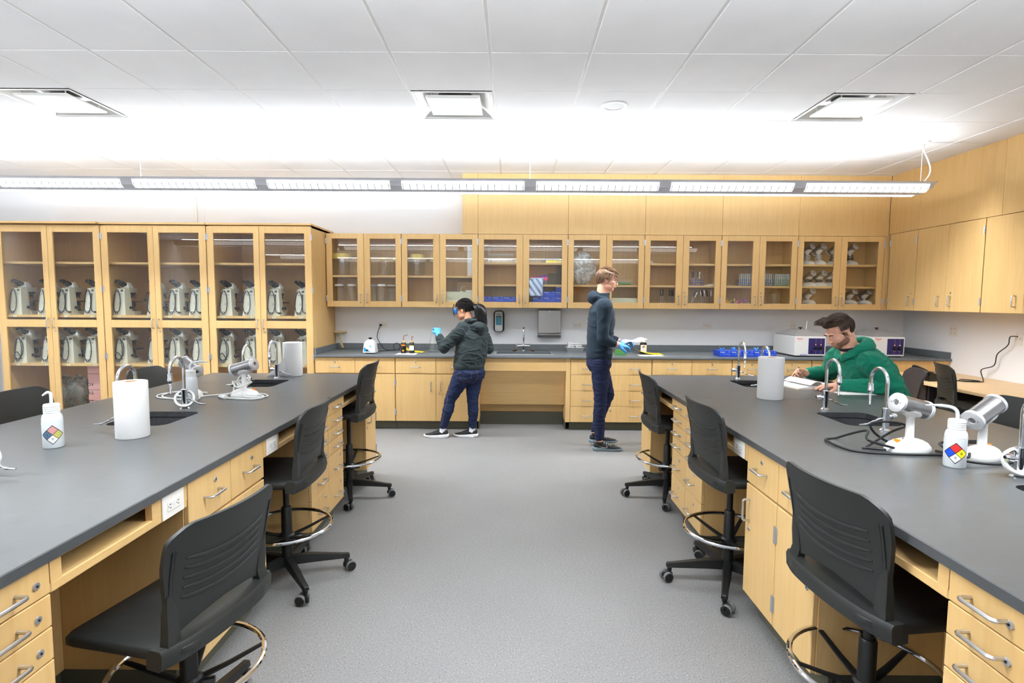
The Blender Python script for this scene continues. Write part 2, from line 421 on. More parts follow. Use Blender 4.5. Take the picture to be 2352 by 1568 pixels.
try:
    SC.cycles.use_denoising = True; SC.cycles.max_bounces = 12; SC.cycles.diffuse_bounces = 6; SC.cycles.glossy_bounces = 5
    SC.cycles.transmission_bounces = 8; SC.cycles.transparent_max_bounces = 24; SC.cycles.caustics_reflective = False; SC.cycles.caustics_refractive = False
    SC.cycles.sample_clamp_indirect = 6
except Exception: pass
# ------------------------------------------------------------------ the room
CZ = 3.0; T = .6123; GX, GY = -.1514, 3.428          # ceiling height, tile module, one grid crossing
XL, XR, YB, YF = -6.6, 4.993, 6.95, -3.6               # inner faces of the walls
UF, BF = 6.61, 6.165                                   # fronts of the wall cabinets and of the base cabinets
RF = 4.511                                             # front of the cabinets on the right wall
struct('floor', MB().box((XL-.2, YF-.2, -.1), (XR+.2, YB+.2, 0)), 'floor')
struct('wall_back', MB().box((XL-.2, YB, 0), (XR+.2, YB+.15, 3.4)), 'wall')
struct('wall_right', MB().box((XR, YF, 0), (XR+.15, YB, 3.4)), 'wall')
struct('wall_left', MB().box((XL-.15, YF, 0), (XL, YB, 3.4)), 'wall')
struct('wall_front', MB().box((XL-.2, YF-.15, 0), (XR+.2, YF, 3.4)), 'wall')
ix = range(int((XL-GX)//T)-0, int((XR-GX)//T)+1); iy = range(int((YF-GY)//T), int((YB-GY)//T)+1)
vents = [(-6, 1), (-1, 1), (4, 1)]
b = MB()
for i in ix:
    for j in iy:
        if (i, j) in vents: continue
        x0, y0 = max(XL, GX+i*T), max(YF, GY+j*T); x1, y1 = min(XR, GX+(i+1)*T), min(YB, GY+(j+1)*T)
        e = .0055; e2 = .013
        if x1-x0 < .04 or y1-y0 < .04: continue
        a = [(x0+e2,y0+e,CZ),(x1-e2,y0+e,CZ),(x1-e2,y1-e,CZ),(x0+e2,y1-e,CZ)]; c = 0.006
        A = [(x0+e2-c,y0+e-.004,CZ+.009),(x1-e2+c,y0+e-.004,CZ+.009),(x1-e2+c,y1-e+.004,CZ+.009),(x0+e2-c,y1-e+.004,CZ+.009)]
        b.add(a+A, [(0,1,2,3)]+[(q,(q+1)%4,4+(q+1)%4,4+q) for q in range(4)], 0)
for i in ix:
    x = GX+i*T; b.box((x-.012, YF, CZ+.006), (x+.012, YB, CZ+.03), 1)
for j in iy:
    y = GY+j*T; b.box((XL, y-.012, CZ+.007), (XR, y+.012, CZ+.03), 1)
b.box((XL, YF, CZ+.34), (XR, YB, CZ+.4), 1)
struct('ceiling', b, ['tile', 'tbar'])
# maple panels closing the space above the wall cabinets
seams = [-.615, -.426, .659, 1.584, 2.51, 3.429, 4.511]
b = MB()
for x0, x1 in zip(seams, seams[1:]): b.cbox((x0+.0012, UF+.001, 2.289), (x1-.0012, UF+.02, CZ), .0015)
b.box((-.61, UF+.02, 2.29), (4.5, UF+.03, CZ), 0); b.cbox((-.615, UF+.02, 2.289), (-.596, YB, CZ), .001)
struct('trim_1', b, 'maple')
b = MB(); ys = [UF, 6.135, 5.10, 4.05, 3.0]
for y1, y0 in zip(ys, ys[1:]): b.cbox((RF+.001, y0+.0012, 2.312), (RF+.02, y1-.0012, CZ), .0015)
b.box((RF+.02, 3.0, 2.313), (RF+.03, UF, CZ)); b.box((RF+.02, 3.0, 2.313), (XR, 3.02, CZ))
struct('trim_2', b, 'maple')
struct('trim_3', MB().cbox((-4.02, YB-.02, 2.3), (-3.985, YB, CZ), .003).box((-3.985, YB-.004, 2.3), (-3.90, YB, CZ), 1), ['ivory', 'wall'])

# ------------------------------------------------------------------ things on the ceiling
def vent(i, j, label):
    x0, y0 = GX+i*T, GY+j*T; cx, cy = x0+T/2, y0+T/2
    t = thing('air_diffuser', label, 'air vent', (cx, cy, CZ), 0, 'square air diffusers in the ceiling'); L = T/2-.012
    b = MB(); prof = [(L, 0), (L-.016, -.004), (L-.02, .004), (L-.10, .055), (L-.135, .075)]
    R = [[Vector((sx*r, sy*r, h)) for sx, sy in ((-1,-1),(1,-1),(1,1),(-1,1))] for r, h in prof]
    b.ring_loft(R, False); part(t, 'frame', b, 'white', ang=20)
    b = MB(); n = 32; sq = [];
    for k in range(n):
        a = 2*pi*k/n; m_ = max(abs(cos(a)), abs(sin(a))); sq.append(Vector((cos(a)/m_*(L-.135), sin(a)/m_*(L-.135), .075)))
    ci = [Vector((cos(2*pi*k/n)*.13, sin(2*pi*k/n)*.13, .078)) for k in range(n)]
    b.ring_loft([sq, ci], False); part(t, 'back_plate', b, 'white')
    b = MB().lathe([(.13, .078), (.128, .2), (.001, .2)], n=32); part(t, 'duct', b, 'duct')
    b = MB(); r = .2
    b.ring_loft([[Vector((sx*q, sy*q, h)) for sx, sy in ((-1,-1),(1,-1),(1,1),(-1,1))] for q, h in ((r-.03, .018), (r, .008), (r+.002, -.004), (r-.012, -.008))], True)
    part(t, 'face_plate', b, 'white', ang=20)
    for sx in (-1, 1):
        for sy in (-1, 1): part(t, 'hanger', MB().cyl((sx*.16, sy*.16, .01), (sx*.17, sy*.17, .077), .005, 8), 'white')
vent(-1, 1, 'square white ceiling air diffuser in the middle, left of the round ceiling ring')
vent(-6, 1, 'square white ceiling air diffuser near the left wall above the microscope cabinets')
vent(4, 1, 'square white ceiling air diffuser on the right side, nearest the maple wall')
def ring(p, label):
    t = thing('ceiling_speaker', label, 'speaker', p)
    part(t, 'trim_ring', MB().lathe([(.075, -.002), (.082, -.008), (.098, -.008), (.105, -.001), (.105, .001)], n=40), 'white')
    part(t, 'grille', MB().lathe([(.001, -.003), (.074, -.003), (.078, .0)], n=32), 'ltgrey')
ring((.773, 4.326, CZ), 'round ceiling speaker with white rim right of the middle diffuser')
ring((-4.30, 4.475, CZ), 'round ceiling speaker cut by the left edge of the view')
for p, l in (((-3.45, 5.59, CZ), 'small round sprinkler cover right of the left lamp wire'), ((.162, 5.55, CZ), 'small round sprinkler cover behind the middle lamp wire'), ((3.199, 5.54, CZ), 'small round sprinkler cover left of the curly white lamp cord')):
    solo('sprinkler_cover', MB().lathe([(.042, -.001), (.042, -.006), (.001, -.009)], (p[0], p[1], p[2]), 24), 'white', l, 'sprinkler cover', 'sprinkler covers in the ceiling', p)

def pendant(Y, label):
    x1 = 3.905; x0 = -6.55; t = thing('pendant_light', label, 'ceiling lamp', (0, Y, 2.5), 0, 'long suspended lamps')
    z0, z1 = 2.503, 2.612; prof = [(-.135, z1), (-.128, z1-.006), (-.105, z0+.045), (-.066, z0+.0145), (-.056, z0), (-.05, z0), (-.05, z0+.08), (.05, z0+.08), (.05, z0), (.056, z0), (.066, z0+.0145), (.105, z0+.045), (.128, z1-.006), (.135, z1), (.11, z1-.012), (-.11, z1-.012)]
    b = MB(); rings = []
    for xx, s in ((x0, 0), (x1-.11, 0), (x1-.06, .25), (x1-.03, .5), (x1-.01, .8), (x1, 1.)):
        rings.append([Vector((xx, Y+y, min(z1, max(z, z0+(z1-z0)*s*.95)))) for y, z in prof])
    b.ring_loft(rings, True); part(t, 'housing', b, 'silver', (0, Y, 2.5), 30)
    k = 0; xa = 2.704
    part(t, 'uplight', MB().add([(x0+.1, Y-.030, z1-.011), (x1-.15, Y-.030, z1-.011), (x1-.15, Y, z1+.020), (x0+.1, Y, z1+.020), (x1-.15, Y+.030, z1-.011), (x0+.1, Y+.030, z1-.011)], [(0,1,2,3), (3,2,4,5)]), 'uplight', (0, Y, 2.5))
    part(t, 'added_light_strip', MB().add([(x0+.1, Y-.045, z0+.074), (x0+.1, Y+.045, z0+.074), (x1-.15, Y+.045, z0+.074), (x1-.15, Y-.045, z0+.074)], [(0,1,2,3)]), 'added_light_strip', (0, Y, 2.5))  # added glowing strip, hidden up a housing slot, throws light down without washing the soffit
    part(t, 'added_slot_liner', MB().box((x0+.05, Y-.0499, z0+.001), (x1-.12, Y-.0485, z0+.072)).box((x0+.05, Y+.0485, z0+.001), (x1-.12, Y+.0499, z0+.072)), 'grey', (0, Y, 2.5))  # added grey liners that dim the glow on the slot walls
    while xa > x0:
        for sg in (-1, 1):
            A = Vector((0, sg*.1095, z0+.083-.0)); B = Vector((0, sg*.058, z0+.0115))
            A = Vector((0, sg*.123, z1-.022)); Bm = Vector((0, sg*.105, z0+.045)); B = Vector((0, sg*.070, z0+.0195))
            o = Vector((0, sg*.0016, -.0012)); lp = MB(); xb = xa+1.136
            P = [A, Bm, B]
            lp.add([Vector((x, Y, 0))+p+o for p in P for x in (xa, xb)], [(0,1,3,2), (2,3,5,4)])
            d = part(t, 'louvre', lp, 'lampw', (0, Y, 2.5))
            f = MB(); n = 17
            for q in range(n+1):
                x = xa+.01+(xb-xa-.02)*q/n
                f.add([Vector((x-.0035, Y, 0))+Bm*.55+A*.45+o*2, Vector((x+.0035, Y, 0))+Bm*.55+A*.45+o*2, Vector((x+.0035, Y, 0))+B+o*2, Vector((x-.0035, Y, 0))+B+o*2, Vector((x-.0035, Y, 0))+Bm+o*2.3, Vector((x+.0035, Y, 0))+Bm+o*2.3], [(0,1,5,4), (4,5,2,3)])
            m_ = Bm*.55+A*.45+o*2
            f.add([Vector((xa, Y, 0))+m_, Vector((xb, Y, 0))+m_, Vector((xb, Y, -.002))+m_, Vector((xa, Y, -.002))+m_], [(0,1,2,3)])
            part(d, 'fins', f, 'grey', (0, Y, 2.5))
        xa -= 1.2475
    for x in (-3.528, .152, 3.839, -6.0):
        c = MB().lathe([(.001, CZ), (.062, CZ), (.06, CZ-.012), (.012, CZ-.016), (.007, CZ-.05), (.001, CZ-.05)], (x, Y, 0), 20)
        c = part(t, 'canopy', c, 'white', (0, Y, 2.5))
        part(c, 'wire', MB().cyl((x, Y, 2.6), (x, Y, CZ-.03), .0022, 6), 'white', (0, Y, 2.5))
    part(t, 'power_cord', MB().tube(bez([(3.86, Y, CZ-.01), (3.85, Y, 2.93), (3.90, Y, 2.83), (3.925, Y, 2.74), (3.90, Y, 2.67), (3.845, Y, 2.61)], 6), .007, 8), 'white', (0, Y, 2.5))
    return t
p0 = pendant(5.232, 'long silver linear pendant lamp hanging across the room before the cabinets')
dup(p0, (0, 1.68, 2.5), label='long silver linear pendant lamp above and just behind the viewer')
dup(p0, (0, -1.9, 2.5), label='long silver linear pendant lamp at the back of the room behind the viewer')
# ------------------------------------------------------------------ tall glass cabinets on the left
FB = Face('y', BF); FU = Face('y', UF)
tallx = [-5.845, -4.650, -3.457, -2.268]
words = ['leftmost of the three, cut by the frame', 'middle one of the three', 'rightmost of three, beside the counter']
num = 1
for c in range(3):
    x0, x1 = tallx[c]+.004, tallx[c+1]-.004; off = Vector((x0, BF, 0)); xm = (x0+x1)/2
    t = thing('microscope_cabinet', 'tall maple cabinet with glass doors, '+words[c], 'cabinet', off, 0, 'tall glass cabinets along the wall')
    y0 = BF+.021; b = MB()
    b.box((x0, y0, .1), (x0+.019, YB-.012, 2.312)); b.box((x1-.019, y0, .1), (x1, YB-.012, 2.312)); b.box((x0, y0, 2.292), (x1, YB-.012, 2.312)); b.box((x0, y0, .1), (x1, YB-.012, .12))
    b.box((x0+.019, YB-.03, .12), (x1-.019, YB-.012, 2.292)); part(t, 'body', b, 'maple', off)
    part(t, 'toe_kick', MB().box((x0, BF+.08, 0), (x1, BF+.1, .1)), 'kick', off)
    part(t, 'top_panel', MB().cbox((x0-.004, BF-[.05, .012, .0][c], 2.318), (x1+[.0, .0, .0][c], YB-.012, 2.34), .002), 'mapleh', off)
    for z, nn in ((1.295, 4), (.735, 4)):
        s = part(t, 'shelf', MB().cbox((x0+.02, BF+.045, z-.028), (x1-.02, YB-.035, z), .0015), 'mapleh', off)
        for k in range(nn):
            u = x0+[.14, .47, .72, 1.03][k]
            st = part(s, 'number_sticker', MB().box((u-.018, BF+.0438, z-.025), (u+.018, BF+.0452, z-.004)), 'cream', off)
            o = text(str(num), .02, facing((u, BF+.0434, z-.0145), (0,-1,0)), 'dgreen', s, 'sticker_number', off, .0002, True); num += 1
    part(t, 'shelf', MB().cbox((x0+.02, BF+.06, 1.875), (x1-.02, YB-.035, 1.9), .0015), 'mapleh', off)
    for k in range(2):
        u0, u1 = (x0, xm) if k == 0 else (xm, x1); he = u0+.008 if k == 0 else u1
        glass_door(t, off, FB, u0, u1, .12, 2.305, [(.20, 1.158), (1.243, 2.228)], *( (.075, .063) if k == 0 else (.06, .078) ), handle=((xm-.033 if k == 0 else xm+.033), 1.205),
                   lock=None if k == 0 else (xm+.04, 1.115), hinges=[(he, z) for z in (2.185, 1.59, .83)] if not (k == 0 and c == 0) else [])

# ------------------------------------------------------------------ glass wall cabinets
ux = [-2.262, -1.352, -.426, .659, 1.584, 2.51, 3.429, 4.47]
uw = ['with yellow-lidded glass jars, nearest the tall cabinets', 'with jars and a cream tray, above the woman', 'with blue glove boxes, above the sink', 'holding a clear plastic bag, behind the walking man', 'with scraping tools standing in it', 'with test tube racks and coloured pens', 'full of white loop sterilizers, in the corner']
for c in range(7):
    x0, x1 = ux[c]+.002, ux[c+1]-.002; off = Vector((x0, UF, 1.4)); xm = (x0+x1)/2; y0 = UF+.021; z0, z1 = 1.402, 2.287
    t = thing('wall_cabinet', 'maple wall cabinet with two glass doors '+uw[c], 'cabinet', off, 0, 'glass-fronted wall cabinets')
    b = MB(); b.box((x0, y0, z0), (x0+.018, YB, z1)); b.box((x1-.018, y0, z0), (x1, YB, z1)); b.box((x0, y0, z1-.018), (x1, YB, z1)); b.box((x0, y0, z0), (x1, YB, z0+.068))
    b.box((x0+.018, YB-.012, z0+.03), (x1-.018, YB, z1-.018))
    if c >= 2: b.box((xm-.004, YB-.0135, z0+.06), (xm+.004, YB-.012, z1-.02))
    part(t, 'body', b, 'maple', off)
    for z in ((1.787,) if c < 2 else (1.688,) if c == 3 else (1.952, 1.688)): part(t, 'shelf', MB().cbox((x0+.02, UF+.035, z-.024), (x1-.02, YB-.014, z), .0015), 'mapleh', off)
    for k in range(2):
        u0, u1 = (x0, xm) if k == 0 else (xm, x1); he = u0 if k == 0 else u1
        glass_door(t, off, FU, u0, u1, z0, z1, [(1.474, 2.222)], *((.068, .078) if k == 0 else (.074, .068)), handle=((xm-.042 if k == 0 else xm+.036), 1.507),
                   lock=None if k == 0 else (xm+.032, 1.602), hinges=[(he, 2.195), (he, 1.508)])
struct('trim_4', MB().box((4.472, UF+.004, 1.403), (RF+.03, UF+.02, 2.312)), 'maple')
# ------------------------------------------------------------------ solid cabinets on the right wall
FR = Face('-x', RF)
for (ya, ybs, hs, locks, hg, lab) in (
    (6.575, [6.575, 6.138], [(6.215, 1.515)], [(6.19, 1.60)], [(6.57, 2.2), (6.57, 1.51), (6.15, 2.2), (6.15, 1.51)], 'single-door maple wall cabinet in the room corner over the water baths'),
    (6.132, [6.132, 5.70, 5.263], [(5.78, 1.515), (5.625, 1.515)], [(5.63, 1.60)], [(5.272, 2.2), (5.272, 1.51)], 'two-door maple wall cabinet over the power socket and desk end'),
    (5.257, [5.257, 4.82, 4.385], [(4.90, 1.515), (4.74, 1.515)], [(4.745, 1.6)], [], 'two-door maple wall cabinet on the right wall, nearest the viewer')):
    off = Vector((RF, ya, 1.405)); y1, y0 = ybs[0], ybs[-1]
    t = thing('wall_cupboard', lab, 'cabinet', off, 0, 'solid-fronted wall cupboards')
    part(t, 'body', MB().box((RF+.02, y0, 1.407), (XR, y1, 2.31)), 'maple', off)
    for i, (a, c_) in enumerate(zip(ybs, ybs[1:])):
        solid_door(t, off, FR, c_, a, 1.405, 2.309, handle=(hs[i][0], hs[i][1]), lock=locks[0] if i == len(ybs)-2 and locks else None, hinges=[h for h in hg if c_-.02 < h[0] < a+.02])
off = Vector((RF, 4.379, 1.405)); t = thing('wall_cupboard', 'two-door maple wall cupboard past the right edge of the view', 'cabinet', off, 0, 'solid-fronted wall cupboards')
part(t, 'body', MB().box((RF+.02, 3.5, 1.407), (XR, 4.379, 2.31)), 'maple', off)
for a, c_ in ((4.379, 3.94), (3.94, 3.5)): solid_door(t, off, FR, c_, a, 1.405, 2.309, handle=((c_+.07 if a > 4 else a-.07), 1.515))

# ------------------------------------------------------------------ base cabinets under the wall counter
def base_unit(name, lab, x0, x1, drawers, doors, group='base cabinets under the wall counter'):
    off = Vector((x0, BF, 0)); t = thing(name, lab, 'cabinet', off, 0, group)
    part(t, 'body', MB().box((x0, BF+.02, .1), (x1, YB-.02, .836)), 'maple', off)
    part(t, 'toe_kick', MB().box((x0, BF+.075, 0), (x1, BF+.09, .1)), 'kick', off)
    for (u0, u1, w0, w1, hh, lk) in drawers:
        solid_door(t, off, FB, u0, u1, w0, w1, handle=[(h, w0+(w1-w0)*.42) for h in hh], lock=(lk, w0+(w1-w0)*(.70 if len(hh) < 2 else .76)) if lk is not None else None, name='drawer', hv=False)
    for (u0, u1, w0, w1, h, lk, hg) in doors: solid_door(t, off, FB, u0, u1, w0, w1, handle=h, lock=lk, hinges=hg)
    return t
def pair(x0, x1, lab, name='base_cabinet'):
    xm = (x0+x1)/2
    return base_unit(name, lab, x0+.002, x1-.002, [(x0+.002, xm, .652, .834, [(x0+xm)/2], (x0+xm)/2), (xm, x1-.002, .652, .834, [(xm+x1)/2], (xm+x1)/2)],
        [(x0+.002, xm, .1, .645, (xm-.055, .507), None, [(x0+.002, .55), (x0+.002, .21)]), (xm, x1-.002, .1, .645, (xm+.055, .507), (xm+.035, .425), [(x1-.002, .55), (x1-.002, .21)])])
pair(-2.262, -1.345, 'maple base cabinet under the centrifuge, beside the tall cabinets')
pair(-1.343, -.41, 'maple base cabinet behind the standing woman')
ds = [.834, .648, .464, .283, .1]
base_unit('drawer_cabinet', 'maple cabinet of four wide drawers behind the walking man', .662, 1.592, [(.664, 1.59, ds[i+1], ds[i], [.664+.19, 1.59-.19], 1.127) for i in range(4)], [])
pair(1.594, 2.507, 'maple base cabinet under the empty counter stretch behind the right island')
pair(2.509, 3.416, 'maple base cabinet under the row of blue glove boxes')
pair(3.418, 4.33, 'maple base cabinet under the left water bath')
off = Vector((4.332, BF, 0)); t = thing('base_cabinet', 'plain maple corner base panel above the end of the desk', 'cabinet', off)
part(t, 'body', MB().box((4.334, BF+.02, .1), (XR-.005, YB-.02, .836)), 'maple', off)
part(t, 'front_panel', MB().cbox((4.334, BF, .1), (XR-.004, BF+.019, .834), .002), 'maple', off)
# open knee space below the sink
off = Vector((-.40, BF, 0)); t = thing('sink_apron', 'open maple sink base with recessed sloping panel', 'cabinet', off)
part(t, 'side_panel', MB().box((-.408, BF+.02, .1), (-.385, YB-.02, .836)), 'maple', off); part(t, 'side_panel', MB().box((.61, BF, .1), (.66, YB-.02, .836)), 'maple', off)
part(t, 'apron_rail', MB().cbox((-.385, BF+.002, .688), (.61, BF+.022, .834), .002), 'mapleh', off)
P = [(BF+.025, .692), (BF+.045, .692), (BF+.20, .27), (BF+.18, .27)]
part(t, 'knee_panel', MB().prism(P, -.383, .608, 'x').cyl((-.37, BF+.17, .33), (-.37, BF+.155, .335), .007, 8).cyl((.595, BF+.17, .33), (.595, BF+.155, .335), .007, 8), 'mapleh', off)
part(t, 'lower_panel', MB().box((-.385, BF+.33, .1), (.61, BF+.345, .6)), 'mapleh', off)
part(t, 'toe_kick', MB().box((-.385, BF+.31, 0), (.61, BF+.33, .155)).box((-.395, BF+.075, 0), (-.385, BF+.32, .1)).box((.61, BF+.075, 0), (.62, BF+.32, .1)), 'kick', off)

# worktop, splash and sink
WZ = .86; sx0, sx1, sy0, sy1 = -.205, .465, 6.36, 6.69; WY = 6.14
off = Vector((-2.262, WY, WZ)); t = thing('wall_worktop', 'long dark grey epoxy worktop along the back wall', 'worktop', off)
b = MB(); zt, zb = WZ, WZ-.022
def slab(b, xs, ys, hole, zb, zt, c):
    """a worktop of box pieces round its holes"""
    for i in range(len(xs)-1):
        for j in range(len(ys)-1):
            if (i, j) in hole: continue
            b.box((xs[i], ys[j], zb), (xs[i+1], ys[j+1], zt))
b.cbox((-2.262, WY, zb), (XR, sy0, zt), .002); b.box((-2.262, sy0, zb), (sx0, sy1, zt)); b.box((sx1, sy0, zb), (XR, sy1, zt)); b.box((-2.262, sy1, zb), (XR, YB-.0, zt))
part(t, 'slab', b, 'epoxyw', off)
b = MB(); b.cbox((-2.262, YB-.02, zt), (XR-.02, YB-.0005, zt+.075), .002); b.cbox((-2.262, WY+.02, zt), (-2.242, YB-.02, zt+.075), .002); b.cbox((XR-.02, WY+.02, zt), (XR-.0005, YB-.02, zt+.075), .002)
part(t, 'backsplash', b, 'epoxyw', off)
off = Vector((sx0, sy0, WZ)); t = thing('drop_in_sink', 'rectangular grey epoxy sink set in the wall counter', 'sink', off)
b = MB()
for q in ((sx0, sy0, sx1, sy0+.012), (sx0, sy1-.012, sx1, sy1), (sx0, sy0, sx0+.012, sy1), (sx1-.012, sy0, sx1, sy1)): b.box((q[0], q[1], zt-.2), (q[2], q[3], zt+.004))
b.box((sx0, sy0, zt-.215), (sx1, sy1, zt-.2)); part(t, 'basin', b, 'epoxyw', off)
part(t, 'rim', MB().ring_loft([[Vector((x, y, z)) for x, y in ((sx0-e, sy0-e), (sx1+e, sy0-e), (sx1+e, sy1+e), (sx0-e, sy1+e))] for e, z in ((.016, zt), (.014, zt+.003), (.0, zt+.0045))], False), 'rim', off)
part(t, 'drain', MB().lathe([(.001, zt-.197), (.04, zt-.197), (.04, zt-.2)], (.13, 6.52, 0), 20), 'chrome', off)
# sink faucet
off = Vector((.134, 6.80, WZ)); t = thing('sink_faucet', 'chrome gooseneck faucet with two curved lever handles at the wall sink', 'faucet', off)
b = MB(); b.lathe([(.03, 0), (.03, .006), (.016, .01), (.014, .05), (.017, .07), (.013, .09)], n=20)
part(t, 'base', b, 'chrome')
part(t, 'bridge', MB().tube([(-.085, 0, .062), (-.03, 0, .066), (0, 0, .07), (.03, 0, .066), (.085, 0, .062)], [.013, .011, .015, .011, .013], 12), 'chrome')
part(t, 'spout', MB().tube([(0, 0, .08), (0, 0, .22)]+[(0, -.055+.055*cos(a), .245+.055*sin(a)) for a in [i*pi/10 for i in range(11)]]+[(0, -.11, .20)], .0095, 12), 'chrome')
part(t, 'nozzle', MB().lathe([(.013, .205), (.013, .175), (.009, .17), (.006, .12)], (0, -.11, 0), 12), 'chrome')
for s in (-1, 1):
    h = part(t, 'handle', MB().lathe([(.014, .055), (.015, .085), (.009, .09), (.001, .092)], (s*.085, 0, 0), 14), 'chrome')
    part(h, 'lever', MB().tube(bez([(s*.085, -.005, .06), (s*.09, -.03, .02), (s*.10, -.045, .008), (s*.135, -.05, .004)], 5), [.006]*6+[.010]*10, 8, flat=.6), 'bronze')
# soap dispenser
off = Vector((-.178, YB, 1.09)); t = thing('soap_dispenser', 'black and silver soap dispenser on the wall left of the faucet', 'soap dispenser', off)
def rrect(w, h, r, n=5):
    o = []
    for (cx, cy, a0) in ((w-r, h-r, 0), (-w+r, h-r, 90), (-w+r, -h+r, 180), (w-r, -h+r, 270)):
        o += [(cx+r*cos(radians(a0+90*i/n)), cy+r*sin(radians(a0+90*i/n))) for i in range(n+1)]
    return o
b = MB(); b.ring_loft([[Vector((x*s, y, z*s+.137)) for x, z in rrect(.070, .137, .045, 6)] for s, y in ((1, -.002), (1, -.07), (.95, -.09), (.8, -.098))], True); part(t, 'body', b, 'black')
b = MB(); sh = [(x*(1-.22*cos(pi*(z)/.3)), z) for x, z in rrect(.054, .125, .03, 6)]
b.ring_loft([[Vector((x*s, y, z*s+.137)) for x, z in sh] for s, y in ((1, -.08), (1, -.104), (.95, -.108))], True); part(t, 'front_plate', b, 'ltgrey')
w_ = part(t, 'window', MB().ring_loft([[Vector((x, y, z+.15)) for x, z in rrect(.034, .058, .008)] for y in (-.1, -.1095)], True), 'black')
part(w_, 'soap', MB().ring_loft([[Vector((x, y, z+.145)) for x, z in rrect(.029, .05, .006)] for y in (-.1, -.111)], True), 'teal')
text('GOJO', .026, facing((0, -.1085, .228), (0,-1,0)), 'ink', t, 'lettering', extr=.0008, bold=True)
part(t, 'sensor', MB().cyl((-.022, -.1075, .035), (-.022, -.11, .035), .005, 10), 'black')
# towel dispenser
off = Vector((.462, YB, 1.03)); t = thing('towel_dispenser', 'stainless steel paper towel dispenser on the wall right of the faucet', 'towel dispenser', off)
b = MB().cbox((-.145, -.10, .05), (.145, -.001, .345), .006); part(t, 'cover', b, 'steel')
part(t, 'chute', MB().prism([(-.001, 0), (-.075, 0), (-.098, .03), (-.098, .045), (-.001, .045)], -.147, .147, 'x'), 'steel')
part(t, 'lock', MB().cyl((0, -.099, .325), (0, -.104, .325), .012, 16).cyl((0, -.104, .325), (0, -.105, .325), .006, 10, k=1), ['chrome', 'black'])
# wall sockets
def socket(p, n, lab, w=.115, h=.072, quad=False, block=False):
    t = thing('wall_socket', lab, 'socket', p); N = Vector(n); U = Vector((1,0,0)) if abs(N.y) > .5 else Vector((0,1,0)); Z = Vector((0,0,1))
    def bx(b, u0, u1, w0, w1, d0, d1, c=0., k=0): a = U*u0+Z*w0+N*d0; e = U*u1+Z*w1+N*d1; (b.cbox(a, e, c, k) if c else b.box(a, e, k))
    b = MB(); bx(b, -w/2, w/2, -h/2, h/2, 0, .006, .002); part(t, 'cover_plate', b, 'ivory')
    cs = [(-.02, 0), (.02, 0)] if not quad else [(-.024, .024), (.024, .024), (-.024, -.024), (.024, -.024)]
    if block:
        b = MB(); bx(b, -.035, .035, -.0165, .0165, .006, .0085, .001); r = part(t, 'receptacle', b, 'ivory'); b = MB()
        for u in (-.022, .022):
            for q in (-.006, .006): bx(b, u-.0045, u+.0045, q-.0012, q+.0012, .008, .0089)
            bx(b, u-.011, u-.008, -.002, .002, .008, .0089)
        part(r, 'slots', b, 'black'); b = MB(); bx(b, -.006, -.001, -.009, .009, .008, .0095); bx(b, .001, .006, -.009, .009, .008, .0095); part(r, 'test_buttons', b, 'whitep'); cs = []
    for (u, v) in cs:
        b = MB(); bx(b, u-.017, u+.017, v-.017, v+.017, .006, .0085, .003); r = part(t, 'receptacle', b, 'ivory')
        b = MB()
        for q in ((-.007, .005), (.007, .005)): bx(b, u+q[0]-.0016, u+q[0]+.0016, v+q[1]-.005, v+q[1]+.005, .008, .0089)
        bx(b, u-.0028, u+.0028, v-.011, v-.006, .008, .0089); part(r, 'slots', b, 'black')
    return t
socket((-1.663, YB, 1.169), (0,-1,0), 'horizontal wall socket with the black centrifuge plug in it')
socket((.831, YB, 1.18), (0,-1,0), 'horizontal wall socket between towel dispenser and walking man')
socket((2.486, YB, 1.185), (0,-1,0), 'horizontal wall socket in the open wall left of the glove boxes')
socket((3.58, YB, 1.19), (0,-1,0), 'wall socket just above the left water bath', .075, .12)
socket((XR, 6.153, 1.18), (-1,0,0), 'square four-way socket on the right wall', .12, .12, True)
t = socket((XR, 5.349, 1.149), (-1,0,0), 'wall socket with the black phone cable, at the right edge', .075, .13)
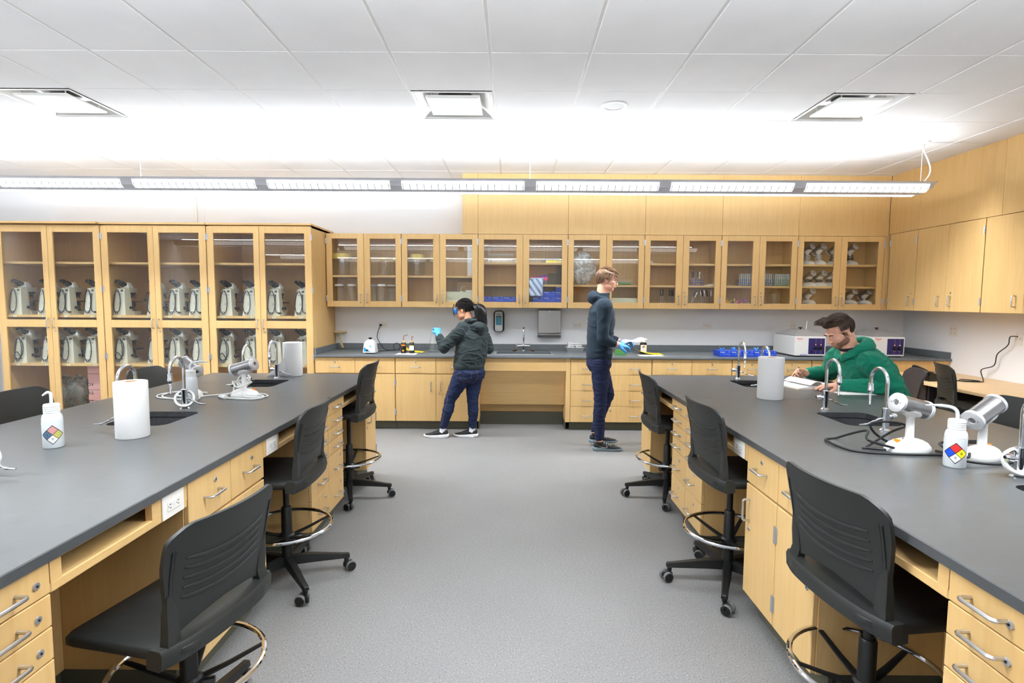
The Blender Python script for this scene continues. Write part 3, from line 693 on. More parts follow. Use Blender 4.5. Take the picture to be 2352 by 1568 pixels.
# ------------------------------------------------------------------ microscopes
def microscope(variant):
    t = thing('microscope', 'microscope', 'microscope', (0,0,0), 0, 'microscopes in the tall cabinets')
    b = MB(); R = []
    for z, w_, y0, y1 in ((0, .074, -.10, .03), (.012, .074, -.10, .03), (.05, .069, -.095, .02), (.285, .050, -.072, .02), (.302, .047, -.066, .02), (.308, .042, -.06, .015)):
        R.append([Vector(p) for p in ((-w_, y0, z), (w_, y0, z), (w_*.92, y1, z), (-w_*.92, y1, z))])
    b.ring_loft(R, True)
    b.ring_loft([[Vector((x*s, y, z)) for x, z in ((-.05, .262), (.05, .262), (.05, .318), (-.05, .318))] for y, s in ((.0, 1.), (.06, .95), (.15, .75), (.165, .55))], True)
    b.ring_loft([[Vector((x*s, y, z)) for x, z in ((-.078, 0), (.078, 0), (.072, .045), (-.072, .045))] for y, s in ((.02, 1.), (.14, .9), (.17, .7))], True)
    s_ = part(t, 'stand', b, 'beige', ang=50)
    part(s_, 'rear_label', MB().box((-.02, -.0855, .10), (.012, -.088, .15)).box((-.028, -.0715, .232), (.028, -.078, .25)), 'ltgrey')
    part(s_, 'vent_slots', MB().box((.006, -.070, .265), (.035, -.0735, .295)), 'grey')
    b = MB(); b.ring_loft([[Vector((x*s, y*s+.03, z)) for x, y in rrect(.05, .045, .015, 3)] for z, s in ((.318, 1.), (.335, 1.), (.365, .7), (.378, .6))], True); part(t, 'head', b, 'whitep', ang=50)
    d = Vector((-.50, -.86, 0)).normalized(); q = Vector((-d.y, d.x, 0)); u = d*.86+Vector((0,0,.5)); c = Vector((.0, .03, .35))
    b = MB().ell(c+d*.035, (.036, .036, .03)); part(t, 'prism_body', b, 'black')
    for s in (-1, 1):
        a = c+q*.030*s+d*.02; part(t, 'eyepiece', MB().tube([a, a+u*.055, a+u*.06, a+u*.095], [.021, .021, .017, .019], 12), 'black')
    part(t, 'nosepiece', MB().lathe([(.03, .265), (.032, .245), (.024, .235), (.001, .235)], (0, .115, 0), 14).cyl((.012, .115, .24), (.02, .115, .195), .010, 10, .007).cyl((-.012, .12, .24), (-.02, .125, .2), .010, 10, .007), 'black')
    part(t, 'stage', MB().box((-.075, .045, .148), (.075, .175, .16)).box((-.03, .03, .10), (.03, .05, .16)), 'black')
    part(t, 'condenser', MB().lathe([(.02, .148), (.026, .12), (.018, .09), (.001, .09)], (0, .11, 0), 12).lathe([(.03, .045), (.028, .06), (.001, .062)], (0, .115, 0), 12), 'black')
    part(t, 'focus_knob', MB().cyl((-.105, -.01, .085), (.105, -.01, .085), .017, 14), 'black')
    for z in (.045, .272):
        h = .026 if z > .1 else .03; y = -.098 if z < .1 else -.076
        k = part(t, 'cord_cleat', MB().cbox((-.05, y-.012, z-h), (.0, y+.002, z+h*.6), .005), 'whitep')
        part(k, 'slots', MB().box((-.036, y-.0128, z-.012), (-.029, y-.011, z+.006)).box((-.02, y-.0128, z-.012), (-.013, y-.011, z+.006)), 'black')
    b = MB(); lp = []
    for i in range(26):
        a = 2*pi*i/26; z = .158+.135*sin(a); lp.append((-.022+.036*cos(a)*(1.1-.2*sin(a)), -.118+.03*(z/.3), z))
    b.tube(lp, .0046, 7, True)
    if variant == 1: b.tube(bez([(.01, -.092, .27), (.036, -.1, .2), (.03, -.11, .1), (-.02, -.115, .05), (-.06, -.112, .09), (-.03, -.106, .13), (.02, -.11, .05)], 6), .0046, 7)
    elif variant == 2: b.tube(bez([(.02, -.09, .25), (.022, -.1, .15), (.026, -.108, .06), (.07, -.112, .035)], 6), .0046, 7).ell((.072, -.112, .036), (.024, .01, .011), 10, 6)
    elif variant == 3: b.tube(bez([(-.06, -.09, .27), (-.085, -.1, .22), (-.075, -.105, .19)], 5), .0046, 7).cyl((-.075, -.105, .19), (-.09, -.11, .165), .012, 8)
    part(t, 'power_cord', b, 'blackr')
    return t
protos = [microscope(v) for v in range(4)]; used = [False]*4
mx = [-5.725, -5.40, -5.17, -4.865, -4.525, -4.14, -3.895, -3.655, -3.305, -3.045, -2.755, -2.44]
for k in range(24):
    cabn, rem = divmod(k, 8); row, col = divmod(rem, 4); v = (k*7+rem//3) % 4
    x = mx[cabn*4+col]+(0 if row == 0 else [.02, .01, .02, -.03, -.01, -.02, -.02, .01, -.03, .0, .0, -.01][cabn*4+col]); z = 1.295 if row == 0 else .735
    lab = 'beige binocular microscope on the %s microscope shelf above sticker %d' % ('upper' if row == 0 else 'lower', k+1)
    loc = (x, 6.35, z); rz = radians(random.uniform(-4, 4))
    if not used[v]:
        o = protos[v]; used[v] = True; o.location = loc; o.rotation_euler.z = rz; o['label'] = lab
    else: dup(protos[v], loc, rz, lab)
def crumple(c, r, seed, n=22, m=14, amp=.22, mt='bag', flat_bottom=True):
    rnd = random.Random(seed); b = MB(); R = []; ph = [rnd.uniform(0, 6.28) for _ in range(8)]
    for i in range(m+1):
        a = -pi/2+pi*i/m; q = []
        for j in range(n):
            t_ = 2*pi*j/n; k = 1+amp*(sin(3*t_+ph[0]+2*a)+sin(5*t_+ph[1]-3*a)*.7+sin(9*t_+ph[2]+4*a)*.45+sin(7*a+ph[3]+2*t_)*.4)*.5+rnd.uniform(-amp, amp)*.25
            q.append(Vector((c[0]+r[0]*max(cos(a), .02)*cos(t_)*k, c[1]+r[1]*max(cos(a), .02)*sin(t_)*k, max(c[2]-r[2], c[2]+r[2]*sin(a)*(1+(k-1)*.5)) if flat_bottom else c[2]+r[2]*sin(a)*k)))
        R.append(q)
    return b.ring_loft(R, True)
M['dustbag'] = clear('dust_cover', (188, 188, 178), .25, 2.6)
for i, (px, w_, l) in enumerate(((150, .10, 'crumpled clear dust cover low in the leftmost tall cabinet, left of the next'), (183, .14, 'big crumpled clear dust cover low in the leftmost tall cabinet, beside the pink sheet'))):
    p = aty(px, 900, 6.42); solo('dust_cover', crumple((p.x, 6.42, .12+.22), (w_, .12, .22), 5+i), 'filmg', l, 'dust cover', 'dust covers', (p.x, 6.42, .12), 60)
p = aty(209, 890, 6.33); off = Vector((p.x, 6.33, .3)); t = thing('pink_sheet', 'pink printed sheet standing low inside the leftmost tall cabinet', 'sheet', off)
part(t, 'paper', MB().box((-.03, 0, -.18), (.12, .003, .4)), 'pinks')
for i, s in enumerate(('ov', 'ks', 'rr', 'on')): text(s, .075, facing((-.002, -.0012, .18-.10*i), (0,-1,0)), 'ink', t, extr=.0003)
for z in (.30, .11, -.02): part(t, 'rule', MB().box((-.03, -.001, z), (.12, .0, z+.004)), 'ink')

# ------------------------------------------------------------------ loop sterilizers (white stand, perforated barrel)
def perf():
    m, t, b = nt('perforated_steel'); N, L = t.nodes, t.links
    tc = N.new('ShaderNodeTexCoord'); sp = N.new('ShaderNodeSeparateXYZ'); L.new(tc.outputs['Object'], sp.inputs[0])
    at = N.new('ShaderNodeMath'); at.operation = 'ARCTAN2'; L.new(sp.outputs['Z'], at.inputs[0]); L.new(sp.outputs['Y'], at.inputs[1])
    def mth(op, a, v=None, bb=None):
        n = N.new('ShaderNodeMath'); n.operation = op; L.new(a, n.inputs[0])
        if v is not None: n.inputs[1].default_value = v
        if bb is not None: L.new(bb, n.inputs[1])
        return n.outputs[0]
    sa = mth('SINE', mth('MULTIPLY', at.outputs[0], 58.)); sx = mth('SINE', mth('MULTIPLY', sp.outputs['X'], 2*pi/.0042))
    pr = mth('GREATER_THAN', mth('MINIMUM', sa, None, sx), -.42)
    mix = N.new('ShaderNodeMix'); mix.data_type = 'RGBA'; L.new(pr, mix.inputs['Factor']); mix.inputs['A'].default_value = rgba((186, 186, 186)); mix.inputs['B'].default_value = rgba((52, 50, 48))
    L.new(mix.outputs['Result'], b.inputs['Base Color'])
    mm = N.new('ShaderNodeMath'); mm.operation = 'SUBTRACT'; mm.inputs[0].default_value = 1.; L.new(pr, mm.inputs[1]); L.new(mm.outputs[0], b.inputs['Metallic'])
    b.inputs['Roughness'].default_value = .3; return m
M['perf'] = perf()
def sterilizer(loc, rz, tilt, yaw=0., L=.165, label='', group=None, hz=.192):
    """barrel axis: local +x, lifted by tilt, swung by yaw"""
    t = thing('loop_sterilizer', label, 'sterilizer', loc, rz, group)
    b = MB(); R = []
    for z, s in ((0, .98), (.008, 1.), (.022, .95), (.036, .82), (.046, .62), (.053, .38), (.056, .14)):
        R.append([Vector((.098*s*cos(2*pi*j/28)*(1+.06*cos(2*pi*j/28)), .055*s*sin(2*pi*j/28), z)) for j in range(28)])
    b.ring_loft(R, True); part(t, 'base', b, 'white', ang=60)
    part(t, 'switch', MB().box((.052, .002, .040), (.068, .020, .0525)), 'orange')
    part(t, 'toggle', MB().cyl((.036, .012, .044), (.040, .016, .062), .004, 8).cyl((.036, .012, .04), (.036, .012, .05), .007, 10), 'chrome')
    part(t, 'post', MB().lathe([(.022, .045), (.0165, .058), (.015, max(.059, hz-.06)), (.018, hz-.042)], n=18), 'white')
    hc = Vector((0, 0, hz)); rot = Matrix.Rotation(yaw, 4, 'Z') @ Matrix.Rotation(-tilt, 4, 'Y')
    cup = MB(); R = []
    for i in range(7):
        a = pi*.5*i/6; R.append([Vector((.068*sin(a)*cos(2*pi*j/24)+.0, .036*sin(a)*sin(2*pi*j/24), -.046+.030*(1-cos(a))-.012*(i == 0))) for j in range(24)])
    cup.ring_loft(R, True); c = part(t, 'cradle', cup, 'white', ang=60); c.matrix_local = Matrix.Translation(hc) @ rot
    r = .0385; b = MB().lathe([(r, -L/2), (r, L/2)], n=40, axis='x'); c = part(t, 'barrel', b, 'perf'); c.matrix_local = Matrix.Translation(hc) @ rot
    for s in (-1, 1):
        e = MB().lathe([(r+.0005, s*(L/2-.010)), (r+.003, s*(L/2-.009)), (r+.003, s*(L/2+.004)), (r, s*(L/2+.006)), (.014, s*(L/2+.006)), (.0135, s*(L/2+.001)), (.001, s*(L/2+.001))], n=36, axis='x')
        e = part(c, 'end_cap', e, 'whitep' if False else 'alu2'); part(e, 'bore', MB().lathe([(.011, s*(L/2+.0015)), (.001, s*(L/2+.0025))], n=16, axis='x').ell((s*(L/2+.0055), .021, 0), (.002, .003, .003), 8, 5).ell((s*(L/2+.0055), -.021, 0), (.002, .003, .003), 8, 5), 'grey')
    return t
M['alu2'] = mat('satin_cap', (206, 206, 208), .35, .35)
def cord(root, pts, mt, r=.0042, plug=None, n=7):
    o = part(root, 'power_cord', MB().tube(bez(pts, n), r, 8), mt)
    if plug:
        p, d = Vector(plug[0]), Vector(plug[1]).normalized(); part(o, 'plug', MB().tube([p, p+d*.012, p+d*.04, p+d*.042], [.006, .013, .014, .011], 8).cyl(p+d*.04+Vector((0,0,.005)), p+d*.06+Vector((0,0,.005)), .002, 6).cyl(p+d*.04-Vector((0,0,.004)), p+d*.06-Vector((0,0,.004)), .002, 6), mt)
    return o
def wrap(n=5, z0=.06, z1=.10, r0=.035, r1=.05, seed=1):
    rnd = random.Random(seed); P = []
    for i in range(n*8+1):
        a = 2*pi*i/8; f = i/(n*8); P.append(((r0+(r1-r0)*rnd.random())*cos(a), (r0+(r1-r0)*rnd.random())*sin(a)*.8, z0+(z1-z0)*f+rnd.uniform(-.008, .008)))
    return P
def flatcoil(seed=1, rx=.10, ry=.05, n=3):
    rnd = random.Random(seed); P = []
    for i in range(n*8+1):
        a = 2*pi*i/8+.3; k = 1+rnd.uniform(-.1, .12); P.append((rx*k*cos(a), ry*k*sin(a), .058-.052*min(1, i/5)+.002*i/4))
    return P
g7 = 'loop sterilizers in the corner wall cabinet'
for i, (px, shelf, wht, l) in enumerate(((1853, 1.952, 1, 'white sterilizer with grey wrapped cord, left end of the top shelf in the corner cabinet'), (1879, 1.952, 1, 'white sterilizer with grey wrapped cord, second on the top shelf in the corner cabinet'), (1913, 1.952, 0, 'sterilizer with black cord half hidden behind the corner cabinet centre stile'), (1951, 1.952, 0, 'sterilizer with tangled black cord alone on the top shelf behind the right door'),
        (1858, 1.688, 0, 'leftmost of the three black-corded sterilizers on the middle shelf'), (1883, 1.688, 0, 'middle one of the three black-corded sterilizers on the middle shelf'), (1907, 1.688, 0, 'rightmost of the three black-corded sterilizers on the middle shelf'),
        (1859, 1.47, 1, 'sterilizer alone on the cabinet floor behind the left corner door'), (1955, 1.47, 0, 'left one of the two sterilizers on the cabinet floor behind the right corner door'), (1989, 1.47, 1, 'right one of the two sterilizers on the cabinet floor with coiled grey cord'))):
    p = aty(px, 600, 6.79); t = sterilizer((p.x, 6.785, shelf), radians(-64), radians(30), 0, .15, l, g7, .192 if shelf > 1.9 else .128)
    if px in (1955, 1989, 1859): cord(t, flatcoil(i, .075, .06, 3), 'ltgrey', .0038)
    else: cord(t, wrap(5, .055, .12 if shelf > 1.9 else .085, .026, .045, i), 'ltgrey' if wht else 'blackr', .004)

# ------------------------------------------------------------------ what stands in the glass wall cabinets
def jar(px, r, h, lid, y, z, label, lidmat, neck=1., group='glass jars in the wall cabinets', ins=None, lr=1.22):
    p = aty(px, 620, y); t = thing('glass_jar', label, 'jar', (p.x, y, z), 0, group)
    pr = [(.001, .001), (r*.97, .001), (r, .006), (r, h*.8), (r*(.5+.5*neck), h*.9), (r*neck, h)]
    b = MB().lathe(pr+[(r*neck-.003, h), (r*(.5+.5*neck)-.003, h*.9), (r-.003, h*.8), (r-.003, .008), (.001, .008)], n=28); part(t, 'glass_body', b, 'jar', ang=50)
    part(t, 'lid', MB().lathe([(r*neck*lr, h-.012), (r*neck*lr, h), (r*neck*(lr-.1), h+lid*.6), (r*neck*(lr-.14), h+lid), (.001, h+lid)], n=28), lidmat)
    if ins: part(t, 'bent_tube', MB().tube(ins, .005, 8), 'lidy')
    return t
jar(786, .095, .215, .055, 6.79, 1.787, 'largest glass jar with tall yellow lid at the left end of the first wall cabinet', 'lidy')
jar(838, .085, .205, .015, 6.80, 1.787, 'glass jar with thin yellow lid hidden partly by the first centre stile', 'lidy', ins=[(.05, -.06, .02), (.03, -.06, .025), (.035, -.06, .13), (.06, -.06, .135)])
jar(884, .072, .205, .015, 6.76, 1.787, 'glass jar holding a slanted bent yellow tube in the first wall cabinet', 'lidy', ins=[(-.045, -.04, .03), (-.02, -.04, .018), (.03, -.04, .14), (.0, -.04, .155)])
jar(918, .072, .205, .015, 6.80, 1.787, 'glass jar with thin yellow lid at the right end of the first wall cabinet', 'lidy')
jar(958, .092, .21, .055, 6.79, 1.787, 'tall yellow-lidded glass jar at the left end of the second wall cabinet', 'lidy')
jar(1008, .092, .21, .055, 6.80, 1.787, 'tall yellow-lidded glass jar behind the second cabinet centre stile', 'lidy')
for px, y, l in ((778, 6.76, 'left one of two white-lidded jars under the largest yellow-lidded jar'), (807, 6.76, 'right one of two white-lidded jars under the largest yellow-lidded jar'), (858, 6.86, 'white-lidded jar at the back left of three under the bent yellow tubes'), (876, 6.72, 'white-lidded jar in the middle front of three under the bent yellow tubes'), (899, 6.84, 'white-lidded jar at the right of three under the bent yellow tubes')):
    jar(px, .066, .20, .012, y, 1.47, l, 'whitep', .62, 'white-lidded jars on the cabinet floor', lr=1.32)
def boxt(name, lab, cat, a, b_, mt, group=None, c=.002):
    cx, cy, cz = (a[0]+b_[0])/2, (a[1]+b_[1])/2, min(a[2], b_[2]); return solo(name, MB().cbox(a, b_, c), mt, lab, cat, group, (cx, cy, cz))
X = lambda px, y=6.75, py=640: aty(px, py, y).x
boxt('file_box', 'tall white file box standing at the right of the second wall cabinet', 'file box', (X(1074), 6.72, 1.787), (X(1092), 6.92, 2.155), 'paper')
def tray(name, lab, x0, x1, y0, y1, z0, h, mt, cat='tray'):
    b = MB(); o = [Vector((x, y, 0)) for x, y in ((x0, y0), (x1, y0), (x1, y1), (x0, y1))]; c = sum(o, Vector())/4
    lv = [(1, z0), (1, z0+h), (1.015, z0+h), (1.015, z0+h-.008), (1.0, z0+h-.008)]
    R = [[c+(p-c)*.93+Vector((0,0,z0)) for p in o], [c+(p-c)+Vector((0,0,z0+h-.01)) for p in o], [c+(p-c)*1.02+Vector((0,0,z0+h-.008)) for p in o], [c+(p-c)*1.02+Vector((0,0,z0+h)) for p in o], [c+(p-c)*.985+Vector((0,0,z0+h)) for p in o], [c+(p-c)*.92+Vector((0,0,z0+.006)) for p in o]]
    b.ring_loft(R, True); return solo(name, b, mt, lab, cat, None, (c.x, c.y, z0), 25)
tray('storage_tray', 'cream plastic tray of glassware in the second wall cabinet', X(1021), X(1090), 6.66, 6.90, 1.47, .125, 'cream')
for i, (px, r, h, y) in enumerate(((1033, .028, .10, 6.75), (1041, .022, .17, 6.71), (1048, .02, .165, 6.78), (1052, .016, .16, 6.72))):
    p = aty(px, 650, y); solo('glass_beaker', MB().lathe([(.001, .001), (r, .001), (r, h), (r*1.1, h+.004), (r-.002, h), (r-.002, .004), (.001, .004)], (p.x, y, 1.478), 16), 'jar', ['short wide glass beaker at the left in the cream tray', 'tall glass cylinder, left of the pair in the cream tray', 'tall glass cylinder, right of the pair in the cream tray', 'slim glass tube beside the cardboard in the cream tray'][i], 'beaker', 'glassware in the cream tray', (p.x, y, 1.478))
boxt('cardboard_box', 'brown cardboard box at the back of the cream tray', 'box', (X(1050, 6.86), 6.80, 1.48), (X(1088, 6.86), 6.87, 1.72), 'card')
t = thing('dropper_bottle', 'small white bottle with bent spout in the cream tray', 'bottle', (X(1059, 6.74), 6.74, 1.48))
part(t, 'body', MB().lathe([(.001, 0), (.018, 0), (.018, .11), (.011, .125), (.001, .125)], n=14), 'pe'); part(t, 'spout', MB().tube(bez([(0, 0, .12), (0, 0, .16), (.015, 0, .178), (.05, 0, .182)], 5), .003, 6), 'pe')
boxt('slide_box', 'small white box at the right in the cream tray', 'box', (X(1070, 6.72), 6.70, 1.478), (X(1086, 6.72), 6.76, 1.615), 'paper')
# glove boxes
def glove_box(loc, rz, lab, group, tuft=False):
    t = thing('glove_box', lab, 'box', loc, rz, group); part(t, 'carton', MB().cbox((-.072, -.06, 0), (.072, .06, .068), .0015), 'bluebox')
    part(t, 'print', MB().box((-.066, -.0608, .006), (.02, -.0598, .03)).box((.03, -.0608, .012), (.064, -.0598, .018)), 'hblue')
    part(t, 'stripe', MB().box((-.03, -.0610, .0285), (.064, -.0598, .0312)).box((.04, -.0608, .052), (.055, -.0598, .063)), 'bluebox2')
    part(t, 'mark', MB().box((.02, -.0610, .018), (.034, -.0598, .024)).box((.04, -.061, .020), (.06, -.0598, .025)), 'purple')
    text('Prestige', .018, facing((-.037, -.0606, .053), (0,-1,0)), 'white', t, extr=.0003, bold=True, shear=.2)
    return t
gb = []; z0 = 1.47
for (px, lv, l) in ((1116, 0, 'leftmost blue glove box on the floor of the sink cabinet, cut by the door stile'), (1145, 0, 'blue glove box second from the left on the sink cabinet floor'), (1171, 0, 'blue glove box third from the left on the sink cabinet floor'), (1197, 0, 'blue glove box behind the sink cabinet centre stiles'),
        (1236, 0, 'lowest blue glove box under the shiny foil bag'), (1262, 0, 'bottom middle blue glove box of the stepped stack'), (1289, 0, 'bottom right blue glove box of the stepped stack'), (1236, 1, 'blue glove box half hidden by the shiny foil bag'), (1262, 1, 'second-level blue glove box at the left step of the stack'), (1289, 1, 'second-level blue glove box under the topmost one'), (1289, 2, 'topmost blue glove box of the stepped stack')):
    gb.append(((X(px, 6.74), 6.745+.01*lv, z0+.0685*lv), l))
G0 = glove_box(gb[0][0], 0, gb[0][1], 'blue glove boxes in the sink wall cabinet')
for p, l in gb[1:]: dup(G0, p, 0, l)
t = thing('acrylic_box', 'clear acrylic box on the top shelf above the sink', 'box', (X(1150), 6.76, 1.952)); b = MB().cbox((-.15, -.08, 0), (.15, .08, .10), .004); part(t, 'case', b, 'jar')
part(t, 'rim', MB().tube([(-.15, -.08, .10), (.15, -.08, .10), (.15, .08, .10), (-.15, .08, .10)], .003, 6, True), 'whitep')
solo('glass_cylinder', MB().lathe([(.001, 0), (.04, 0), (.04, .006), (.022, .01), (.022, .18), (.026, .185), (.02, .18), (.02, .014), (.001, .014)], (X(1123, 6.67), 6.67, 1.952), 18), 'jar', 'upright glass measuring cylinder before the acrylic box', 'cylinder', None, (X(1123, 6.67), 6.67, 1.952))
boxt('shelf_label', 'tiny white label on the shelf edge right of the acrylic box', 'label', (X(1183, 6.64), 6.642, 1.955), (X(1187.5, 6.64), 6.6445, 1.98), 'paper', c=.0003)
def book(lab, x0, x1, z0, h, mt, y0=6.68, y1=6.88):
    t = thing('book', lab, 'book', ((x0+x1)/2, (y0+y1)/2, z0), 0, 'books on the top shelf above the sink'); o = t.location
    part(t, 'cover', MB().box((x0, y0, z0), (x1, y1, z0+.003)).box((x0, y0, z0+h-.003), (x1, y1, z0+h)).box((x0, y0-.001, z0), (x1, y0+.003, z0+h)), mt, o)
    part(t, 'pages', MB().box((x0+.004, y0+.004, z0+.003), (x1-.004, y1-.006, z0+h-.003)), 'paper', o)
book('yellow book lying on the top shelf above the sink', X(1253), X(1294), 1.952, .034, 'yellow'); book('grey book lying on top of the yellow book', X(1247), X(1295), 1.9865, .022, 'grey')
boxt('pink_carton', 'flat pink carton lying above the shiny foil bag', 'box', (X(1218, 6.7), 6.66, 1.738), (X(1258, 6.7), 6.86, 1.778), 'pink'); boxt('small_carton', 'small dark carton under the pink carton', 'box', (X(1243, 6.7), 6.67, 1.689), (X(1257, 6.7), 6.82, 1.7375), 'grey')
solo('purple_paper', MB().prism([(X(1222), 1.779), (X(1254), 1.782), (X(1256), 1.786), (X(1252), 1.822), (X(1248), 1.806), (X(1236), 1.79)], 6.72, 6.73, 'y'), 'purple', 'curled purple sheet on the pink carton', 'sheet', None, (X(1240), 6.725, 1.779))
def foil():
    b = MB(); rnd = random.Random(3); n, m = 12, 16; R = []
    x0, x1 = X(1213, 6.65), X(1247, 6.65)
    for j in range(m+1):
        R.append([Vector((x0+(x1-x0)*i/n+.008*j/m, 6.639+.008*sin(i*1.3+j*.9)+.005*rnd.random(), 1.545+.225*j/m)) for i in range(n+1)])
    vs = [p for r in R for p in r]; w_ = n+1
    b.add(vs, [(j*w_+i, j*w_+i+1, (j+1)*w_+i+1, (j+1)*w_+i) for j in range(m) for i in range(n)]); return b
M['foil'] = mat('foil_bag', (190, 206, 236), .22, .7)
ob = solo('foil_bag', foil(), 'foil', 'shiny blue-silver foil bag hanging over the shelf above the sink', 'bag', None, (X(1230), 6.64, 1.545), 60)
md = ob.modifiers.new('thick', 'SOLIDIFY'); md.thickness = .004
def basket(lab, x0, x1, y0, y1, z0, h, mt='grid', st=.011, name='wire_basket'):
    b = MB(); r = .0014
    n = int((x1-x0)/st)+1
    for i in range(n+1):
        x = x0+(x1-x0)*i/n
        for y in (y0, y1): b.tube([(x, y, z0+.002), (x, y, z0+h)], r, 4)
    for j in range(int(h/st)+1):
        z = z0+.002+min(h-.002, j*st)
        b.tube([(x0, y0, z), (x1, y0, z), (x1, y1, z), (x0, y1, z)], r, 4, True)
    b.tube([(x0, y0, z0+h), (x1, y0, z0+h), (x1, y1, z0+h), (x0, y1, z0+h)], .003, 5, True); b.box((x0, y0, z0), (x1, y1, z0+.002))
    return solo(name, b, mt, lab, 'basket', None, ((x0+x1)/2, (y0+y1)/2, z0))
basket('low grey wire basket beside the pink carton', X(1259), X(1277), 6.68, 6.82, 1.688, .135); basket('tall grey wire basket at the right end above the stacked glove boxes', X(1279), X(1298), 6.70, 6.84, 1.688, .22)
# clear bag and trays
M['cbag'] = clear('clear_plastic_bag', (226, 232, 234), .12, 4.)
p = aty(1337, 615, 6.77); solo('plastic_bag', crumple((p.x, 6.77, 1.688+.2), (.155, .105, .2), 11, 30, 20, .2), 'film', 'big crumpled clear plastic bag behind the walking man', 'bag', None, (p.x, 6.77, 1.688), 70)
tray('clear_tray', 'clear tray of green-edged papers on the shelf right of the walking man', X(1398), X(1456), 6.67, 6.88, 1.688, .075, 'jar'); boxt('green_card', 'green card lying inside the clear tray', 'card', (X(1404), 6.70, 1.698), (X(1448), 6.85, 1.722), 'green')
tray('storage_tray', 'cream plastic tray on the cabinet floor right of the walking man', X(1400), X(1472), 6.66, 6.90, 1.47, .062, 'cream')
# racks, loops, tubes
def wire_rack(lab, x0, x1, y0, y1, z0, h, mt, levels):
    b = MB(); r = .0022
    for f in levels: b.tube([(x0, y0, z0+h*f), (x1, y0, z0+h*f), (x1, y1, z0+h*f), (x0, y1, z0+h*f)], r, 5, True)
    for x in [x0+(x1-x0)*k/4 for k in range(5)]:
        for y in (y0, y1): b.tube([(x, y, z0+.001), (x, y, z0+h)], r, 5)
        b.tube([(x, y0, z0+h), (x, y1, z0+h)], r, 5); b.tube([(x, y0, z0+.003), (x, y1, z0+.003)], r, 5)
    return solo('wire_rack', b, mt, lab, 'rack', 'wire racks in the wall cabinets', ((x0+x1)/2, (y0+y1)/2, z0))
wire_rack('small blue wire rack holding loops on the middle shelf', X(1588), X(1613), 6.70, 6.80, 1.688, .07, 'bwire', (.05, .5, 1))
wire_rack('long blue wire rack of test tubes on the middle shelf', X(1696), X(1772), 6.68, 6.80, 1.688, .075, 'bwire', (.05, .5, 1))
wire_rack('green wire rack of test tubes beside the blue rack', X(1774), X(1816), 6.68, 6.80, 1.688, .075, 'dgreen', (.05, .5, 1))
tt = MB().lathe([(.001, 0), (.006, .003), (.0085, .010), (.0085, .138), (.0105, .142), (.0075, .14), (.0075, .012), (.001, .006)], n=10)
def tubes(px0, px1, n, lab, group):
    first = None
    for i in range(n):
        for y in (6.705, 6.765):
            x = X(px0+(px1-px0)*i/(n-1))
            if first is None: first = solo('test_tube', MB().join(tt, Matrix.Translation((x, y, 1.6945))), 'tubeg', lab, 'test tube', group, (x, y, 1.6945))
            else: c = first.copy(); COL.objects.link(c); c.location = (x, y, 1.6945)
tubes(1700, 1768, 16, 'clear empty test tube standing in the long blue wire rack', 'test tubes in the blue rack')
tubes(1778, 1812, 9, 'clear empty test tube standing in the green wire rack', 'test tubes in the green rack')
def loops(lst, z, lab, group, lab2=None):
    for i, (px, py0, lean, dk) in enumerate(lst):
        x = X(px, 6.72); t = thing('inoculating_loop', lab, 'inoculating loop', (x, 6.72+.012*(i % 3), z), 0, group)
        d = Vector((lean, .1, 1)).normalized(); part(t, 'wire', MB().cyl((0,0,.001), d*.10, .0024, 6), 'alu'); part(t, 'handle', MB().tube([d*.085, d*.095, d*.16, d*.17], [.004, .0062, .0062, .004], 8), 'black' if dk else 'chrome')
loops([(1519, 0, 0, 1), (1523, 0, .05, 1), (1530, 0, -.25, 0), (1537, 0, .1, 1), (1541, 0, .15, 1), (1546, 0, .1, 1), (1549, 0, -.05, 1)], 1.473, 'thin inoculating loop in the row on the left cabinet floor', 'loops on the left cabinet floor')
loops([(1592, 0, .45, 0), (1590, 0, .3, 1), (1615, 0, -.1, 0), (1618, 0, -.14, 1), (1625, 0, -.18, 0), (1631, 0, -.15, 1), (1635, 0, 0, 0)], 1.473, 'thin inoculating loop in the row on the right cabinet floor', 'loops on the right cabinet floor')
loops([(1591, 0, -.02, 1), (1594, 0, .02, 1), (1599, 0, -.12, 0), (1602, 0, .03, 1), (1606, 0, .1, 0)], 1.695, 'thin inoculating loop standing in the small blue wire rack', 'loops in the small blue rack')
boxt('tool_mat', 'thin green mat under the loops on the left cabinet floor', 'mat', (X(1514), 6.66, 1.4702), (X(1551), 6.80, 1.473), 'dgreen', c=.0005); boxt('tool_mat', 'thin green mat under the loops on the right cabinet floor', 'mat', (X(1584), 6.66, 1.4702), (X(1642), 6.80, 1.473), 'dgreen', c=.0005)
solo('white_cloth', MB().prism([(X(1613), 1.689), (X(1643), 1.689), (X(1634), 1.712), (X(1622), 1.70)], 6.70, 6.82, 'y'), 'paper', 'folded white cloth beside the small blue wire rack', 'cloth', None, (X(1628), 6.76, 1.689))
cols = ['pink', 'orange', 'green', 'hyel', 'purple', 'red', 'bluebox']
k = 0
